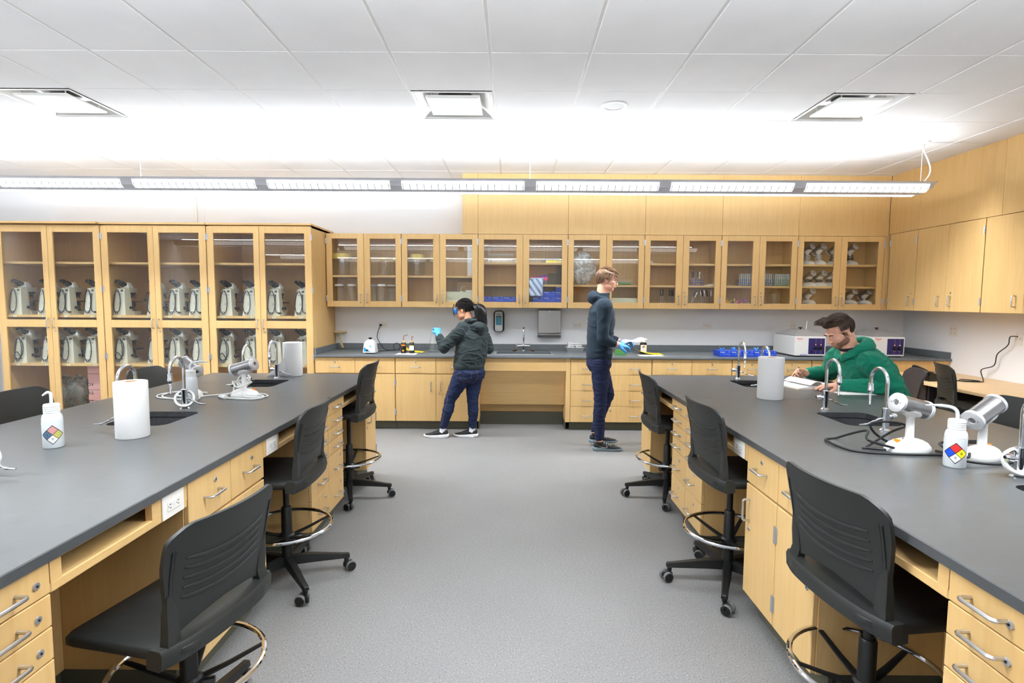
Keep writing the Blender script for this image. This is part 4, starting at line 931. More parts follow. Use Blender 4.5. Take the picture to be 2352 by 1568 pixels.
for cx, tall in ((1674, 1), (1681, 0), (1690, 1), (1698, 0), (1706, 0), (1714, 1), (1722, 1), (1668, 0)):
    x = X(cx, 6.73); b = MB()
    pts = bez([(x-.03, 6.72, 1.478), (x-.012, 6.73, 1.51), (x, 6.73, 1.532 if tall else 1.505), (x+.014, 6.73, 1.505), (x+.03, 6.735, 1.478)], 4)
    for q, p in enumerate(pts[::2]): b.ell(p+Vector((0,0,.001)), (.008, .008, .008), 8, 5, k=(k+q//2) % 7)
    for q in range(3): b.ell((x-.02+.02*q, 6.70, 1.4785), (.0085, .0085, .0085), 8, 5, k=(k+q*2+1) % 7)
    solo('bead_strand', b, cols, 'arched strand of colourful plastic beads, %s of eight on the cabinet floor' % ['second', 'third', 'fourth', 'fifth', 'sixth', 'seventh', 'last', 'first'][k], 'bead strand', 'bead strands on the cabinet floor', (x, 6.73, 1.47)); k += 1
t = thing('glass_bottle', 'round clear glass bottle with stopper under the green rack', 'bottle', (X(1780, 6.75), 6.75, 1.47)); part(t, 'glass_body', MB().lathe([(.001, 0), (.075, 0), (.08, .01), (.08, .11), (.06, .145), (.02, .165), (.02, .18), (.026, .185), (.017, .18), (.017, .165), (.056, .142), (.077, .11), (.077, .012), (.001, .006)], n=24), 'jar', ang=60)
part(t, 'stopper', MB().lathe([(.016, .17), (.017, .188), (.009, .192), (.02, .205), (.02, .212), (.001, .216)], n=16), 'jar')
# ------------------------------------------------------------------ things on the wall counter
def on(px, py, z=WZ): return atz(px, py, z)
p = on(782, 801); t = thing('display_jar', 'tall glass jar with tan lid holding a wooden paddle, left end of counter', 'jar', (p.x, p.y, WZ))
part(t, 'glass_body', MB().lathe([(.001, .001), (.066, .001), (.068, .008), (.068, .215), (.065, .215), (.065, .01), (.001, .01)], n=28), 'jar'); part(t, 'lid', MB().lathe([(.079, .213), (.081, .218), (.079, .229), (.001, .231)], n=28), 'tan')
part(t, 'paddle', MB().prism([(.024, .012), (.046, .02), (-.012, .165), (-.030, .158)], -.006, .006, 'y').ell((-.028, 0, .17), (.014, .009, .014), 10, 6), 'tan')
p = on(851, 811); off = Vector((p.x, p.y, WZ)); t = thing('centrifuge', 'small white centrifuge with blue swoosh and black cap', 'centrifuge', off)
b = MB(); sq = lambda w_, d, z, r=.02: [Vector((x, y, z)) for x, y in rrect(w_, d, r, 4)]
b.ring_loft([sq(.074, .075, .012), sq(.075, .077, .02), sq(.068, .07, .085), sq(.064, .066, .118), sq(.048, .05, .150, .03), sq(.022, .022, .165, .015)], True); part(t, 'body', b, 'whitep', ang=50)
part(t, 'cap', MB().lathe([(.013, .163), (.02, .176), (.021, .186), (.001, .188)], n=18), 'black')
S = MB(); S.ring_loft([[Vector((x, y, z)) for x, z in ((-.058, .03), (-.052, .022), (-.012, .024), (.02, .028), (-.005, .04), (-.028, .052), (-.048, .078), (-.056, .066))] for y in (-.073, -.0762)], True); S.ring_loft([[Vector((x, y, z)) for x, z in ((.0, .098), (.022, .094), (.034, .072), (.026, .076))] for y in (-.066, -.0735)], True); part(t, 'swoosh', S, 'cyan')
part(t, 'dial', MB().cyl((-.02, -.07, .042), (-.02, -.085, .042), .011, 16), 'black'); part(t, 'foot', MB().lathe([(.06, 0), (.062, .013), (.001, .013)], n=20), 'black')
q = Vector((-1.69, YB-.01, 1.169))
b = MB().tube(bez([q, q+Vector((0,-.03,-.01)), (-1.72, YB-.05, 1.08), (-1.725, YB-.05, 1.0), (-1.66, YB-.09, .91), (-1.60, YB-.16, WZ+.008), (-1.50, YB-.2, WZ+.006), (-1.42, YB-.19, WZ+.008)], 7), .0045, 7)
b.tube(circ((-1.455, YB-.17, WZ+.048), .043, 20, 'y'), .0042, 7, True); b.tube(bez([(-1.40, YB-.17, WZ+.008), (-1.5, YB-.25, WZ+.006), (-1.6, YB-.30, WZ+.006), (p.x+.07, p.y+.03, WZ+.02)], 7), .0045, 7)
b.ell(q+Vector((0,-.012,0)), (.017, .02, .014), 10, 6); solo('power_cable', b, 'blackr', 'black power cable looped from the wall socket to the centrifuge', 'cable', None, (-1.5, YB-.2, WZ))
boxt('paper_sheet', 'white sheet under the two brown spout bottles', 'sheet', (on(912,812).x, 6.25, WZ+.0003), (on(958,812).x, 6.45, WZ+.0015), 'paper', c=.0003)
def curled(name, lab, x0, x1, y0, y1, mt, lift=.05, end=0):
    b = MB(); n = 12; R = []
    for i in range(n+1):
        f = i/n; R.append([Vector((x0+(x1-x0)*f, y, WZ+.004+lift*((1-f) if end == 0 else f)**3)) for y in (y0, y1)])
    vs = [p for r in R for p in r]; b.add(vs, [(2*i, 2*i+2, 2*i+3, 2*i+1) for i in range(n)]); o = solo(name, b, mt, lab, 'sheet', None, ((x0+x1)/2, (y0+y1)/2, WZ)); m = o.modifiers.new('thick', 'SOLIDIFY'); m.thickness = .001
curled('yellow_sheet', 'curled yellow sheet behind the two brown spout bottles', on(932, 806).x, on(977, 806).x, 6.47, 6.68, 'yellow', .06)
def spout_bottle(px, lab, lm, tube, marks):
    p = on(px, 811); t = thing('spout_bottle', lab, 'bottle', (p.x, p.y, WZ), 0, 'brown spout bottles on the counter')
    part(t, 'body', MB().lathe([(.001, .001), (.03, .001), (.031, .004), (.031, .112), (.027, .124), (.02, .13), (.02, .138), (.001, .138)], n=24), 'amber'); part(t, 'cap', MB().lathe([(.0215, .130), (.0215, .148), (.001, .15)], n=20), 'tan')
    part(t, 'spout', MB().tube(bez(tube, 6), .0042, 8), 'copper')
    R = []
    for (z0_, z1_, mt_, half) in marks:
        b = MB(); R = [[Vector((.0314*sin(a), -.0314*cos(a), z)) for a in [radians(q) for q in range(-half, half+1, 6)]] for z in (z0_, z1_)]; n_ = len(R[0])
        b.add(R[0]+R[1], [(i, i+1, n_+i+1, n_+i) for i in range(n_-1)]); part(t, 'label', b, mt_)
    return t
t = spout_bottle(927, 'brown bottle with orange label and long bent spout', 'ambl', [(0,0,.14), (0,0,.185), (.008,0,.205), (.05,0,.222)], [(.088, .106, 'ambl', 54)])
part(t, 'hazard_mark', MB().ring_loft([[Vector((x, y, z)) for x, z in ((0, .02), (.013, .034), (0, .05), (-.013, .034))] for y in (-.0305, -.0322)], True), 'ambl')
spout_bottle(946, 'brown bottle with white label and short hooked spout', 'paper', [(0,0,.14), (0,0,.19), (.006,0,.2), (.016,-.01,.19)], [(.036, .09, 'paper', 60), (.093, .10, 'olive', 58)])
p = on(996, 808); t = thing('erlenmeyer_flask', 'clear conical flask of water beside the woman', 'flask', (p.x, p.y, WZ))
part(t, 'glass_body', MB().lathe([(.001, .001), (.07, .001), (.078, .010), (.074, .03), (.026, .20), (.024, .235), (.029, .24), (.022, .238), (.0235, .2), (.0715, .03), (.074, .012), (.001, .005)], n=32), 'jar', ang=60); part(t, 'water', MB().lathe([(.001, .006), (.072, .011), (.0725, .02), (.0705, .032), (.001, .032)], n=28), 'jar')
part(t, 'scale_marks', MB().box((.0, -.052, .10), (.012, -.0512, .102)).box((.0, -.058, .08), (.012, -.0572, .082)).box((.0, -.064, .06), (.012, -.0632, .062)), 'paper')
# tray of folded towels
p = on(1322, 809); off = Vector((p.x, p.y+.1, WZ)); t = thing('metal_tray', 'grey metal tray holding folded white towels', 'tray', off); b = MB()
o4 = [(-.105, -.075), (.105, -.075), (.105, .075), (-.105, .075)]
b.ring_loft([[Vector((x*s, y*s, z)) for x, y in o4] for s, z in ((.9, 0), (1., .05), (1.1, .053), (1.1, .057), (.98, .057), (.88, .006))], True); part(t, 'pan', b, 'alu')
for i in range(10):
    s = i % 2; k = i//2; x0 = -.085 if s == 0 else .005; w_ = .08
    bb = MB(); z = WZ+.012+k*.0215; dx = random.uniform(-.006, .006)
    P0 = [(x0+dx, z), (x0+w_+dx, z), (x0+w_+dx+.004, z+.006), (x0+w_+dx, z+.010), (x0+dx, z+.0205-.003*s), (x0+dx-.004, z+.01)]
    bb.ring_loft([[Vector((off.x+x, off.y+y, zz)) for x, zz in P0] for y in (-.06, -.055, .055, .06)], True)
    solo('folded_towel', bb, 'towel', 'folded white towel, %s from the bottom of the %s pile in the metal tray' % (['first', 'second', 'third', 'fourth', 'fifth'][k], ['left', 'right'][s]), 'towel', 'folded towels in the metal tray', (off.x+x0+.04, off.y, z))
t = boxt('green_packet', 'small green packet on the counter behind the walking man', 'packet', (on(1403,810).x, 6.33, WZ), (on(1425,810).x, 6.37, WZ+.068), 'green'); part(t, 'print', MB().box((-.045, -.0215, .012), (.045, -.0205, .03)), 'dgreen')
curled('yellow_sheet', 'curled yellow sheet under the black jar with a white label', on(1446, 806).x, on(1500, 806).x, 6.40, 6.62, 'yellow', .05)
boxt('paper_sheet', 'white sheet in front of the black jar with a white label', 'sheet', (on(1462, 814).x, 6.25, WZ+.0003), (on(1515, 814).x, 6.42, WZ+.0015), 'paper', c=.0003)
p = on(1479, 811); t = thing('reagent_jar', 'dark reagent jar with white cap and white diamond label', 'jar', (p.x, p.y+.04, WZ+.0016))
part(t, 'body', MB().lathe([(.001, .001), (.04, .001), (.042, .004), (.042, .108), (.038, .122), (.028, .13), (.028, .136), (.001, .136)], n=26), 'amber'); part(t, 'cap', MB().lathe([(.029, .130), (.029, .152), (.001, .153)], n=22), 'whitep')
R = [[Vector((.0425*sin(radians(q)), -.0425*cos(radians(q)), z)) for q in range(-62, 63, 6)] for z in (.012, .100)]; n_ = len(R[0]); part(t, 'label', MB().add(R[0]+R[1], [(i, i+1, n_+i+1, n_+i) for i in range(n_-1)]), 'paper')
dm = MB(); 
for (x, z, k) in ((0, .012, 0), (-.012, 0, 1), (.012, 0, 2), (0, -.012, 3)): dm.ring_loft([[Vector((x+u, y, .072+z+v)) for u, v in ((0, .011), (.011, 0), (0, -.011), (-.011, 0))] for y in (-.0415, -.0432)], True, k)
part(t, 'hazard_diamond', dm, ['red', 'hblue', 'hyel', 'white'])
for i in range(4): part(t, 'print', MB().box((-.024+.014*i, -.0415, .03), (-.017+.014*i, -.0431, .038)), 'pinkr')
# glove boxes on the counter
lst = []
for i in range(5):
    x = 2.462+.132*i; o = dup(G0, (x, 6.36, WZ), radians(0), 'blue glove box on the counter, %s of the row by the water bath' % ['leftmost', 'second from left', 'middle one', 'fourth from left', 'rightmost'][i], 'row of glove boxes on the counter'); o.scale = (.9, 1.7, .98)
    if i != 2:
        rnd = random.Random(i); b = MB()
        for q in range(6): a = rnd.uniform(0, 6.28); b.tube(bez([(0, 0, -.01), (.012*cos(a), .012*sin(a), .014), (.03*cos(a), .02*sin(a), .018+.024*rnd.random())], 4), [.011]*4+[.010]*3+[.007, .004], 7, flat=.6)
        solo('glove', b.xf(Matrix.Translation((x-.01, 6.34, WZ+.067))), 'blue', 'pale blue glove poking out of the %s counter glove box' % ['leftmost', 'second', '', 'fourth', 'rightmost'][i], 'glove', 'gloves poking out of boxes', (x-.01, 6.34, WZ+.067), 60)
# water baths
def bath(x0, x1, lab, thermo):
    y0, y1, h = 6.30, 6.83, .225; off = Vector((x0, y0, WZ)); z = WZ+.012; t = thing('water_bath', lab, 'water bath', off, 0, 'water baths on the corner counter')
    part(t, 'body', MB().cbox((x0, y0+.006, z), (x1, y1, z+h), .006).box((x0+.02, y0+.02, WZ), (x1-.02, y1-.02, z), 1), ['white', 'black'], off)
    part(t, 'front_panel', MB().cbox((x0, y0, z+.002), (x1, y0+.008, z+h-.002), .002), 'white', off)
    xa = x0+(x1-x0)*.44; p_ = part(t, 'control_panel', MB().box((xa, y0-.0015, z+.02), (x1-.012, y0+.002, z+h-.02)), 'navy', off)
    for i in range(2):
        u = xa+(x1-xa)*(.45+.3*i)-.006; part(p_, 'knob', MB().cyl((u, y0, z+.092), (u, y0-.022, z+.092), .021, 18, .017), 'black', off); part(p_, 'pilot_lamp', MB().cyl((u, y0, z+.13), (u, y0-.004, z+.13), .0045, 10), 'led', off)
        part(p_, 'marking', MB().box((u-.0008, y0-.0022, z+.14), (u+.0008, y0-.001, z+.20)).box((u-.018, y0-.0022, z+.058), (u+.018, y0-.001, z+.0605)).box((u-.0008, y0-.0022, z+.025), (u+.0008, y0-.001, z+.05)), 'pinkr', off)
    part(p_, 'switch', MB().cbox((xa+.03, y0-.006, z+.03), (xa+.048, y0, z+.062), .002), 'black', off)
    text('Thermo', .022, facing((x0+.052, y0-.001, z+h-.024), (0,-1,0)), 'red', t, 'lettering', off, bold=True); text('SCIENTIFIC', .008, facing((x0+.052, y0-.001, z+h-.04), (0,-1,0)), 'red', t, 'lettering', off)
    text('PRECISION', .017, facing((xa-.054, y0-.001, z+.012), (0,-1,0)), 'hblue', t, 'lettering', off, bold=True, shear=.3)
    cx, cy = (x0+x1)/2, (y0+y1)/2; L = MB(); zz = z+h
    A = [(x0+.01, y0+.02), (x1-.01, y0+.02), (x1-.01, y1-.02), (x0+.01, y1-.02)]
    L.ring_loft([[Vector((*a, zz+.001)) for a in A], [Vector((*a, zz+.010)) for a in A], [Vector((cx-.06, cy-.10, zz+.072)), Vector((cx+.06, cy-.10, zz+.072)), Vector((cx+.06, cy+.10, zz+.072)), Vector((cx-.06, cy+.10, zz+.072))]], True)
    l_ = part(t, 'lid', L, 'lidm', off, 15); part(l_, 'lid_knob', MB().lathe([(.008, zz+.072), (.008, zz+.085), (.022, zz+.09), (.022, zz+.098), (.001, zz+.1)], (cx, cy-.03, 0), 16), 'black', off)
    if thermo: part(t, 'thermometer', MB().cyl((x1-.12, y0+.22, zz+.05), (x1-.108, y0+.22, zz+.17), .006, 10), 'whitep', off)
bath(3.283, 3.64, 'white and navy water bath left of the seated man head', True)
bath(4.198, 4.556, 'white and navy water bath behind the seated man shoulder', False)

# ------------------------------------------------------------------ the two island benches
IZ = .865; IB = .12
def island(side):
    L = side == 'L'; F = Face('+x', -1.175) if L else Face('-x', 1.112); sg = -1 if L else 1; sd = 'left' if L else 'right'
    xo = -2.50 if L else 2.50; xf = F.a; cnt = 'base cabinets of the %s bench' % sd
    def unit(name, lab, y0, y1):
        off = Vector((xf, y0, 0)); t = thing(name, lab, 'cabinet', off, 0, cnt)
        part(t, 'body', MB().box((xf+sg*.02, y0, IB), (sg*1.66, y1, .834)).box((sg*1.66, y0, IB), (sg*2.12, y1, .60)).box((sg*2.12, y0, IB), (xo, y1, .834)), 'maple', off); part(t, 'toe_kick', MB().box((xf+sg*.075, y0+.01, 0), (xo-sg*.075, y1-.01, IB)), 'kick', off); return t, off
    # far narrow cabinet
    t, off = unit('bench_cabinet', 'narrow cabinet with one drawer at the far end of the %s bench' % sd, 4.285, 4.60)
    solid_door(t, off, F, 4.287, 4.598, .662, .834, handle=(4.44, .735), lock=(4.44, .785), name='drawer', hv=False)
    solid_door(t, off, F, 4.287, 4.598, IB, .656, handle=(4.335, .55), lock=(4.33, .46), hinges=[(4.598, .50), (4.598, .22)])
    # drawer towers
    for (ya, lab) in ((3.108, 'tall twelve-drawer cabinet between the far and middle stools of the %s bench' % sd), (.735, 'twelve-drawer cabinet at the near end of the %s bench' % sd)):
        t, off = unit('drawer_cabinet', lab, ya, ya+.597)
        zs = [.834, .747, .66, .573, .486, .305, IB]
        for c in range(2):
            u0 = ya+.3*c; u1 = u0+.297; uc = (u0+u1)/2
            for a, b_ in zip(zs, zs[1:]):
                big = a-b_ > .12; wc = b_+(a-b_)*(.42 if big else .5)
                lk = (uc+(.08 if L else -.02), wc+.062) if big else (uc+(.105 if L else -.025), wc-.004)
                solid_door(t, off, F, u0, u1, b_, a, handle=(uc+(0 if L else .03), wc), lock=lk, name='drawer', hv=False)
    t, off = unit('bench_cabinet', 'two-drawer two-door cabinet between the middle and near stools of the %s bench' % sd, 1.918, 2.517)
    for u0, u1 in ((1.92, 2.217), (2.219, 2.515)):
        uc = (u0+u1)/2; solid_door(t, off, F, u0, u1, .655, .834, handle=(uc, .742), lock=(uc+.03 if L else uc, .785), name='drawer', hv=False)
    solid_door(t, off, F, 1.92, 2.217, IB, .648, handle=(1.965, .53), lock=(1.965, .43), hinges=[(2.214, .52), (2.214, .22)]); solid_door(t, off, F, 2.219, 2.515, IB, .648, handle=(2.47, .53), lock=(2.47, .44), hinges=[(2.222, .52), (2.222, .22)])
    # knee spaces with an open cubby
    for (y0, y1, near, lab) in ((3.707, 4.283, False, 'far'), (2.519, 3.106, True, 'middle'), (1.334, 1.916, False, 'near')):
        off = Vector((xf, y0, .74)); t = thing('cubby_shelf', 'maple apron with open cubby over the %s knee space of the %s bench' % (lab, sd), 'shelf', off, 0, 'cubby aprons of the benches')
        e0, e1 = (.17, .035) if near else (.035, .19); b = MB()
        fb(b, F, y0, y1, .744, .772, -.024, -.002, .003); fb(b, F, y0, y1, .826, .834, -.024, -.002); fb(b, F, y0, y0+e0, .771, .827, -.024, -.002); fb(b, F, y1-e1, y1, .771, .827, -.024, -.002); part(t, 'apron', b, 'mapleh', off)
        b = MB(); fb(b, F, y0, y1, .756, .768, -.36, -.024); fb(b, F, y0, y0+.02, .768, .834, -.36, -.024); fb(b, F, y1-.02, y1, .768, .834, -.36, -.024); fb(b, F, y0, y1, .756, .834, -.372, -.36); part(t, 'cubby', b, 'mapleh', off)
        b = MB(); fb(b, F, y0, y1, IB, .756, -.50, -.485); part(t, 'knee_panel', b, 'maple', off); b = MB(); fb(b, F, y0, y1, 0, IB, -.52, -.50); part(t, 'toe_kick', b, 'kick', off)
        if not (L and lab == 'far') and not (not L and lab in ('far', 'near')) :
            u = y0+.085 if near else y1-.085; o = socket(F.P(u, .789, -.002), F.N(), 'white double socket under the worktop at the %s stool of the %s bench' % (lab, sd), .118, .082, False, True); o['group'] = 'bench sockets'
    # far and near end panels are the cabinet bodies; worktop with three sinks
    x0, x1 = (-2.553, -1.163) if L else (1.098, 2.562); ye = 4.585 if L else 4.62; y0 = .45
    hx = (-2.045, -1.735) if L else (1.735, 2.03); hy = [(1.46, 1.80), (2.655, 2.995), (3.86, 4.215)] if L else [(1.52, 1.86), (2.755, 3.095), (3.995, 4.345)]
    off = Vector((x0, y0, IZ)); t = thing('bench_worktop', 'grey epoxy worktop of the %s bench with three sinks' % sd, 'worktop', off, 0, 'bench worktops'); seam = 3.44 if L else 3.535
    def outline(h):
        (a, b_), (c, d) = hx, h; r = .05; o = []
        for (cx, cy, a0) in ((b_-r, d-r, 0), (a+r, d-r, 90), (a+r, c+r, 180), (b_-r, c+r, 270)): o += [(cx+r*cos(radians(a0+18*i)), cy+r*sin(radians(a0+18*i))) for i in range(6)]
        return o
    for (ya, yb, hs) in ((y0, seam-.0006, hy[:2]), (seam+.0006, ye, hy[2:])):
        bm = bmesh.new(); es = []
        def loop(pts):
            vs = [bm.verts.new((x, y, IZ)) for x, y in pts]
            for i in range(len(vs)): es.append(bm.edges.new((vs[i], vs[(i+1) % len(vs)])))
        c = .003; loop([(x0+c, ya), (x1-c, ya), (x1-c, yb-(c if yb == ye else 0)), (x0+c, yb-(c if yb == ye else 0))])
        for h in hs: loop(outline(h))
        bmesh.ops.triangle_fill(bm, use_beauty=True, use_dissolve=False, edges=es)
        b = MB(); b.v = [v.co.copy() for v in bm.verts]; bm.verts.index_update(); b.f = [[v.index for v in f.verts] for f in bm.faces]; b.m = [0]*len(b.f); nf = len(b.f)
        q = [(x0, ya), (x1, ya), (x1, yb), (x0, yb)]; q2 = [(x0+c, ya), (x1-c, ya), (x1-c, yb-(c if yb == ye else 0)), (x0+c, yb-(c if yb == ye else 0))]
        b.ring_loft([[Vector((*p, IZ)) for p in q2], [Vector((*p, IZ-c)) for p in q], [Vector((*p, IZ-.03)) for p in q]], False); n0 = len(bm.verts); b.add([Vector((v.x, v.y, IZ-.0299)) for v in b.v[:n0]], [f[::-1] for f in b.f[:nf]])
        for h in hs:
            o = outline(h); b.ring_loft([[Vector((*p, IZ)) for p in o], [Vector((*p, IZ-.03)) for p in o]], False, 1)
        bm.free(); part(t, 'slab', b, ['epoxy', 'sink'], off)
    for h, nm in zip(hy, ('near', 'middle', 'far')):
        cx, cy = sum(hx)/2, sum(h)/2; off = Vector((cx, cy, IZ)); s = thing('bench_sink', 'black speckled sink, the %s one in the %s bench' % (nm, sd), 'sink', off, 0, 'bench sinks'); o = outline(h); sc = lambda p, k: Vector((cx+(p[0]-cx)*k, cy+(p[1]-cy)*k, 0))
        b = MB().ring_loft([[sc(p, k)+Vector((0,0,z)) for p in o] for k, z in ((1.0, IZ-.0305), (1.05, IZ-.031), (1.05, IZ-.24), (.001, IZ-.24))], False); b.ring_loft([[sc(p, k)+Vector((0,0,z)) for p in o] for k, z in ((1.02, IZ-.035), (.97, IZ-.16), (.90, IZ-.19), (.02, IZ-.205))], False)
        part(s, 'basin', b, 'sink', off); part(s, 'drain', MB().lathe([(.03, IZ-.2), (.028, IZ-.185), (.001, IZ-.19)], (cx, cy, 0), 16), 'black', off)
        for far in (True, False):
            yy = h[1]+.085 if far else h[0]-.095; fx = cx+(.008 if L else -.03)
            FAUC.append((fx, yy, far, 'chrome gooseneck tap on the %s side of the %s sink, %s bench' % ('far' if far else 'near', nm, sd)))
FAUC = []
island('L'); island('R')
def tap(loc, far, lab):
    t = thing('bench_tap', lab, 'tap', loc, 0 if far else pi, 'gooseneck taps of the benches')
    part(t, 'base', MB().lathe([(.027, 0), (.027, .003), (.022, .007), (.0165, .012), (.0165, .105), (.0185, .108), (.0185, .112), (.012, .115)], n=22), 'chrome')
    r = .062; part(t, 'spout', MB().tube([(0, 0, .10), (0, 0, .235)]+[(0, -r+r*cos(a), .238+r*1.05*sin(a)) for a in [pi*i/14 for i in range(15)]]+[(0, -2*r, .215)], .0085, 14), 'chrome')
    n = part(t, 'nozzle', MB().lathe([(.0085, .22), (.0125, .217), (.0125, .195), (.0145, .19), (.0145, .178), (.010, .172), (.0082, .165)]+[(x, .163-.0075*i-(.0 if x > .006 else .003)) for i in range(8) for x in (.0082-.0005*i, .0062-.0005*i)]+[(.001, .10)], (0, -2*r, 0), 14), 'chrome')
    v = part(t, 'valve', MB().cyl((-.012, 0, .07), (-.028, 0, .072), .010, 12).cyl((-.028, 0, .072), (-.046, 0, .074), .0145, 12).cyl((-.046, 0, .074), (-.055, 0, .075), .011, 12, .007), 'chrome')
    part(t, 'lever', MB().tube(bez([(.010, 0, .06), (.03, -.002, .058), (.055, -.004, .045), (.09, -.006, .03), (.125, -.006, .027)], 5), [.008, .007, .006, .005, .005]*4+[.005], 10, flat=.7), 'chrome'); part(v, 'index_button', MB().cyl((-.055, 0, .075), (-.057, 0, .075), .006, 10), 'black')
    return t
T0 = tap((*FAUC[0][:2], IZ), FAUC[0][2], FAUC[0][3])
for x, y, far, l in FAUC[1:]: dup(T0, (x, y, IZ), 0 if far else pi, l)
def ring_on(x, y, lab, tilt, az):
    b = MB(); n = 40
    b.ring_loft([[Vector((r*cos(2*pi*i/n), r*sin(2*pi*i/n), z)) for r, z in ((.041, -.010), (.0515, -.011), (.053, -.009), (.053, .009), (.0515, .011), (.042, .010), (.0395, .005), (.0395, -.005))] for i in range(n)], False, 0, True)
    o = solo('plastic_ring', b, 'whitep', lab, 'ring', 'white rings hung on taps', (0,0,0), 50); o.location = (x, y, IZ+.058); o.rotation_euler = (0, tilt, az); return o
ring_on(-1.882, 3.08, 'white plastic ring hung round the tap beyond the left bench middle sink', radians(60), radians(-65)); ring_on(-1.882, 3.765, 'white plastic ring round the tap behind the corded lamp on the left bench', radians(60), radians(-110))
ring_on(-1.882, 1.885, 'white plastic ring on the tap cut by the left edge of the view', radians(60), radians(-65)); ring_on(1.853, 1.945, 'white plastic ring on the tap at the right edge of the view', radians(60), radians(-110))

# ------------------------------------------------------------------ things on the benches
def roll(x, y, r, h, lab, flap=False):
    t = thing('paper_towel_roll', lab, 'paper towel roll', (x, y, IZ), 0, 'paper towel rolls')
    b = MB(); b.lathe([(r, .001), (r+.0015, .004), (r+.0015, h-.004), (r, h), (.028, h), (.025, h-.002), (.025, h-.05), (.001, h-.05)], n=44); part(t, 'roll', b, 'towel')
    part(t, 'core', MB().lathe([(.0262, h-.05), (.0262, h+.0006), (.0235, h+.0006), (.0235, h-.05)], n=28), 'card')
    if flap:
        b = MB(); n, m = 14, 10; vs = []
        for j in range(m+1):
            f = j/m
            for i in range(n+1):
                g = i/n; z = h*(1-f); fl = max(0., f-.18)**1.7; vs.append((-r*.4-g*.155*fl*1.3-.01*g, -r*.93-.012*g*f-.02*fl*sin(g*2.2), .003+z*(1-.35*g*(1-f))))
        b.add(vs, [(j*(n+1)+i, j*(n+1)+i+1, (j+1)*(n+1)+i+1, (j+1)*(n+1)+i) for j in range(m) for i in range(n)]); o = part(t, 'loose_sheet', b, 'towel', ang=80); m_ = o.modifiers.new('thick', 'SOLIDIFY'); m_.thickness = .0012
roll(-1.738, 2.445, .0655, .255, 'white paper towel roll standing before the left bench middle sink'); roll(-1.818, 4.46, .074, .275, 'white paper towel roll with a flared loose sheet at the far left bench', True); roll(1.695, 3.54, .078, .272, 'white paper towel roll on the right bench before the reading man')
def wash_bottle(x, y, rz, lab, cols, nums, spout_dir=-1, diamond=True, s=1., dz_=0.):
    t = thing('wash_bottle', lab, 'wash bottle', (x, y, IZ), rz, 'plastic wash bottles on the benches'); r = .0362*s; H = .148*s
    part(t, 'body', MB().lathe([(.001, .001), (r*.95, .001), (r, .005), (r, H-.026), (r*.93, H-.012), (r*.78, H-.003), (r*.76, H+.004), (.001, H+.004)], n=30), 'pe', ang=50)
    prof = [(r*.74, H)]; 
    for i in range(4): prof += [(r*.80, H+.002+.008*i), (r*.80, H+.007+.008*i), (r*.78, H+.008+.008*i)]
    part(t, 'cap', MB().lathe(prof+[(r*.74, H+.037), (.001, H+.038)], n=30), 'whitep')
    q = spout_dir; part(t, 'spout', MB().tube(bez([(0,0,H+.03), (0,0,H+.058), (q*.006,0,H+.074), (q*.022,0,H+.083), (q*.06,0,H+.085), (q*.10,0,H+.081)] if dz_ == 0 else [(0,0,H+.03), (0,0,H+.075), (q*.004,0,H+.084), (q*.012,0,H+.086), (q*.028,0,H+.074)], 6), [.0062]*24+[.0055, .005, .0045, .004, .0035, .003, .0025] if dz_ == 0 else [.006]*19+[.005, .005, .004, .004, .003, .002], 10), 'pe')
    def wrapq(p, rr): a = p[0]/rr; return Vector((rr*sin(a), -rr*cos(a), p[1]))
    if diamond:
        c = (0., H*.40); hh = .039*s; rr = r+.0006
        def patch(cx, cz, h2, rr):
            b = MB(); n = 6; vs = []
            for j in range(n+1):
                for i in range(n+1): u = i/n*2-1; v = j/n*2-1; vs.append(wrapq((cx+(u-v)/2*h2, cz+(u+v)/2*h2), rr))
            return b.add(vs, [(j*(n+1)+i, j*(n+1)+i+1, (j+1)*(n+1)+i+1, (j+1)*(n+1)+i) for j in range(n) for i in range(n)])
        d = part(t, 'hazard_diamond', patch(0, c[1], hh*1.06, rr), 'ink')
        for (dx, dz, mt_) in ((0, hh/2, cols[0]), (-hh/2, 0, cols[1]), (hh/2, 0, cols[2]), (0, -hh/2, cols[3])): part(d, 'field', patch(dx, c[1]+dz, hh/2*.93, rr+.0005), mt_)
        for (sx_, dz, ch) in nums: a = sx_/rr; text(ch, .014, facing(wrapq((sx_, c[1]+dz), rr+.0012), (sin(a), -cos(a), 0)), 'ink', t, 'hazard_number', extr=.0002)
        part(t, 'label', MB().add([wrapq((u, z), r+.0005) for z in (H*.80, H*.86) for u in [(-.034+.0113*i) for i in range(7)]], [(i, i+1, 8+i, 7+i) for i in range(6)]), 'paper'); part(t, 'label', MB().add([wrapq((u, z), r+.0005) for z in (H*.46, H*.74) for u in [(-.07+.0083*i) for i in range(4)]], [(i, i+1, 5+i, 4+i) for i in range(3)]), 'paper')
wash_bottle(-1.947, 2.262, radians(38), 'white wash bottle with faded hazard diamond, alone at the left end of the left bench', ['pinkr', 'dblue', 'olive', 'white'], [(-.018, 0, '1'), (0, -.018, '0')], -1, True, 1., 1.)
wash_bottle(1.722, 2.075, radians(-36), 'white wash bottle with bright red, blue and yellow hazard diamond', ['red', 'hblue', 'hyel', 'white'], [(.018, 0, '0'), (0, -.018, '0')], -1)
wash_bottle(-1.985, 3.315, radians(30), 'white wash bottle in front of the left bench lamp, behind the ringed tap', [], [], 1, False, 1.05, 0.)
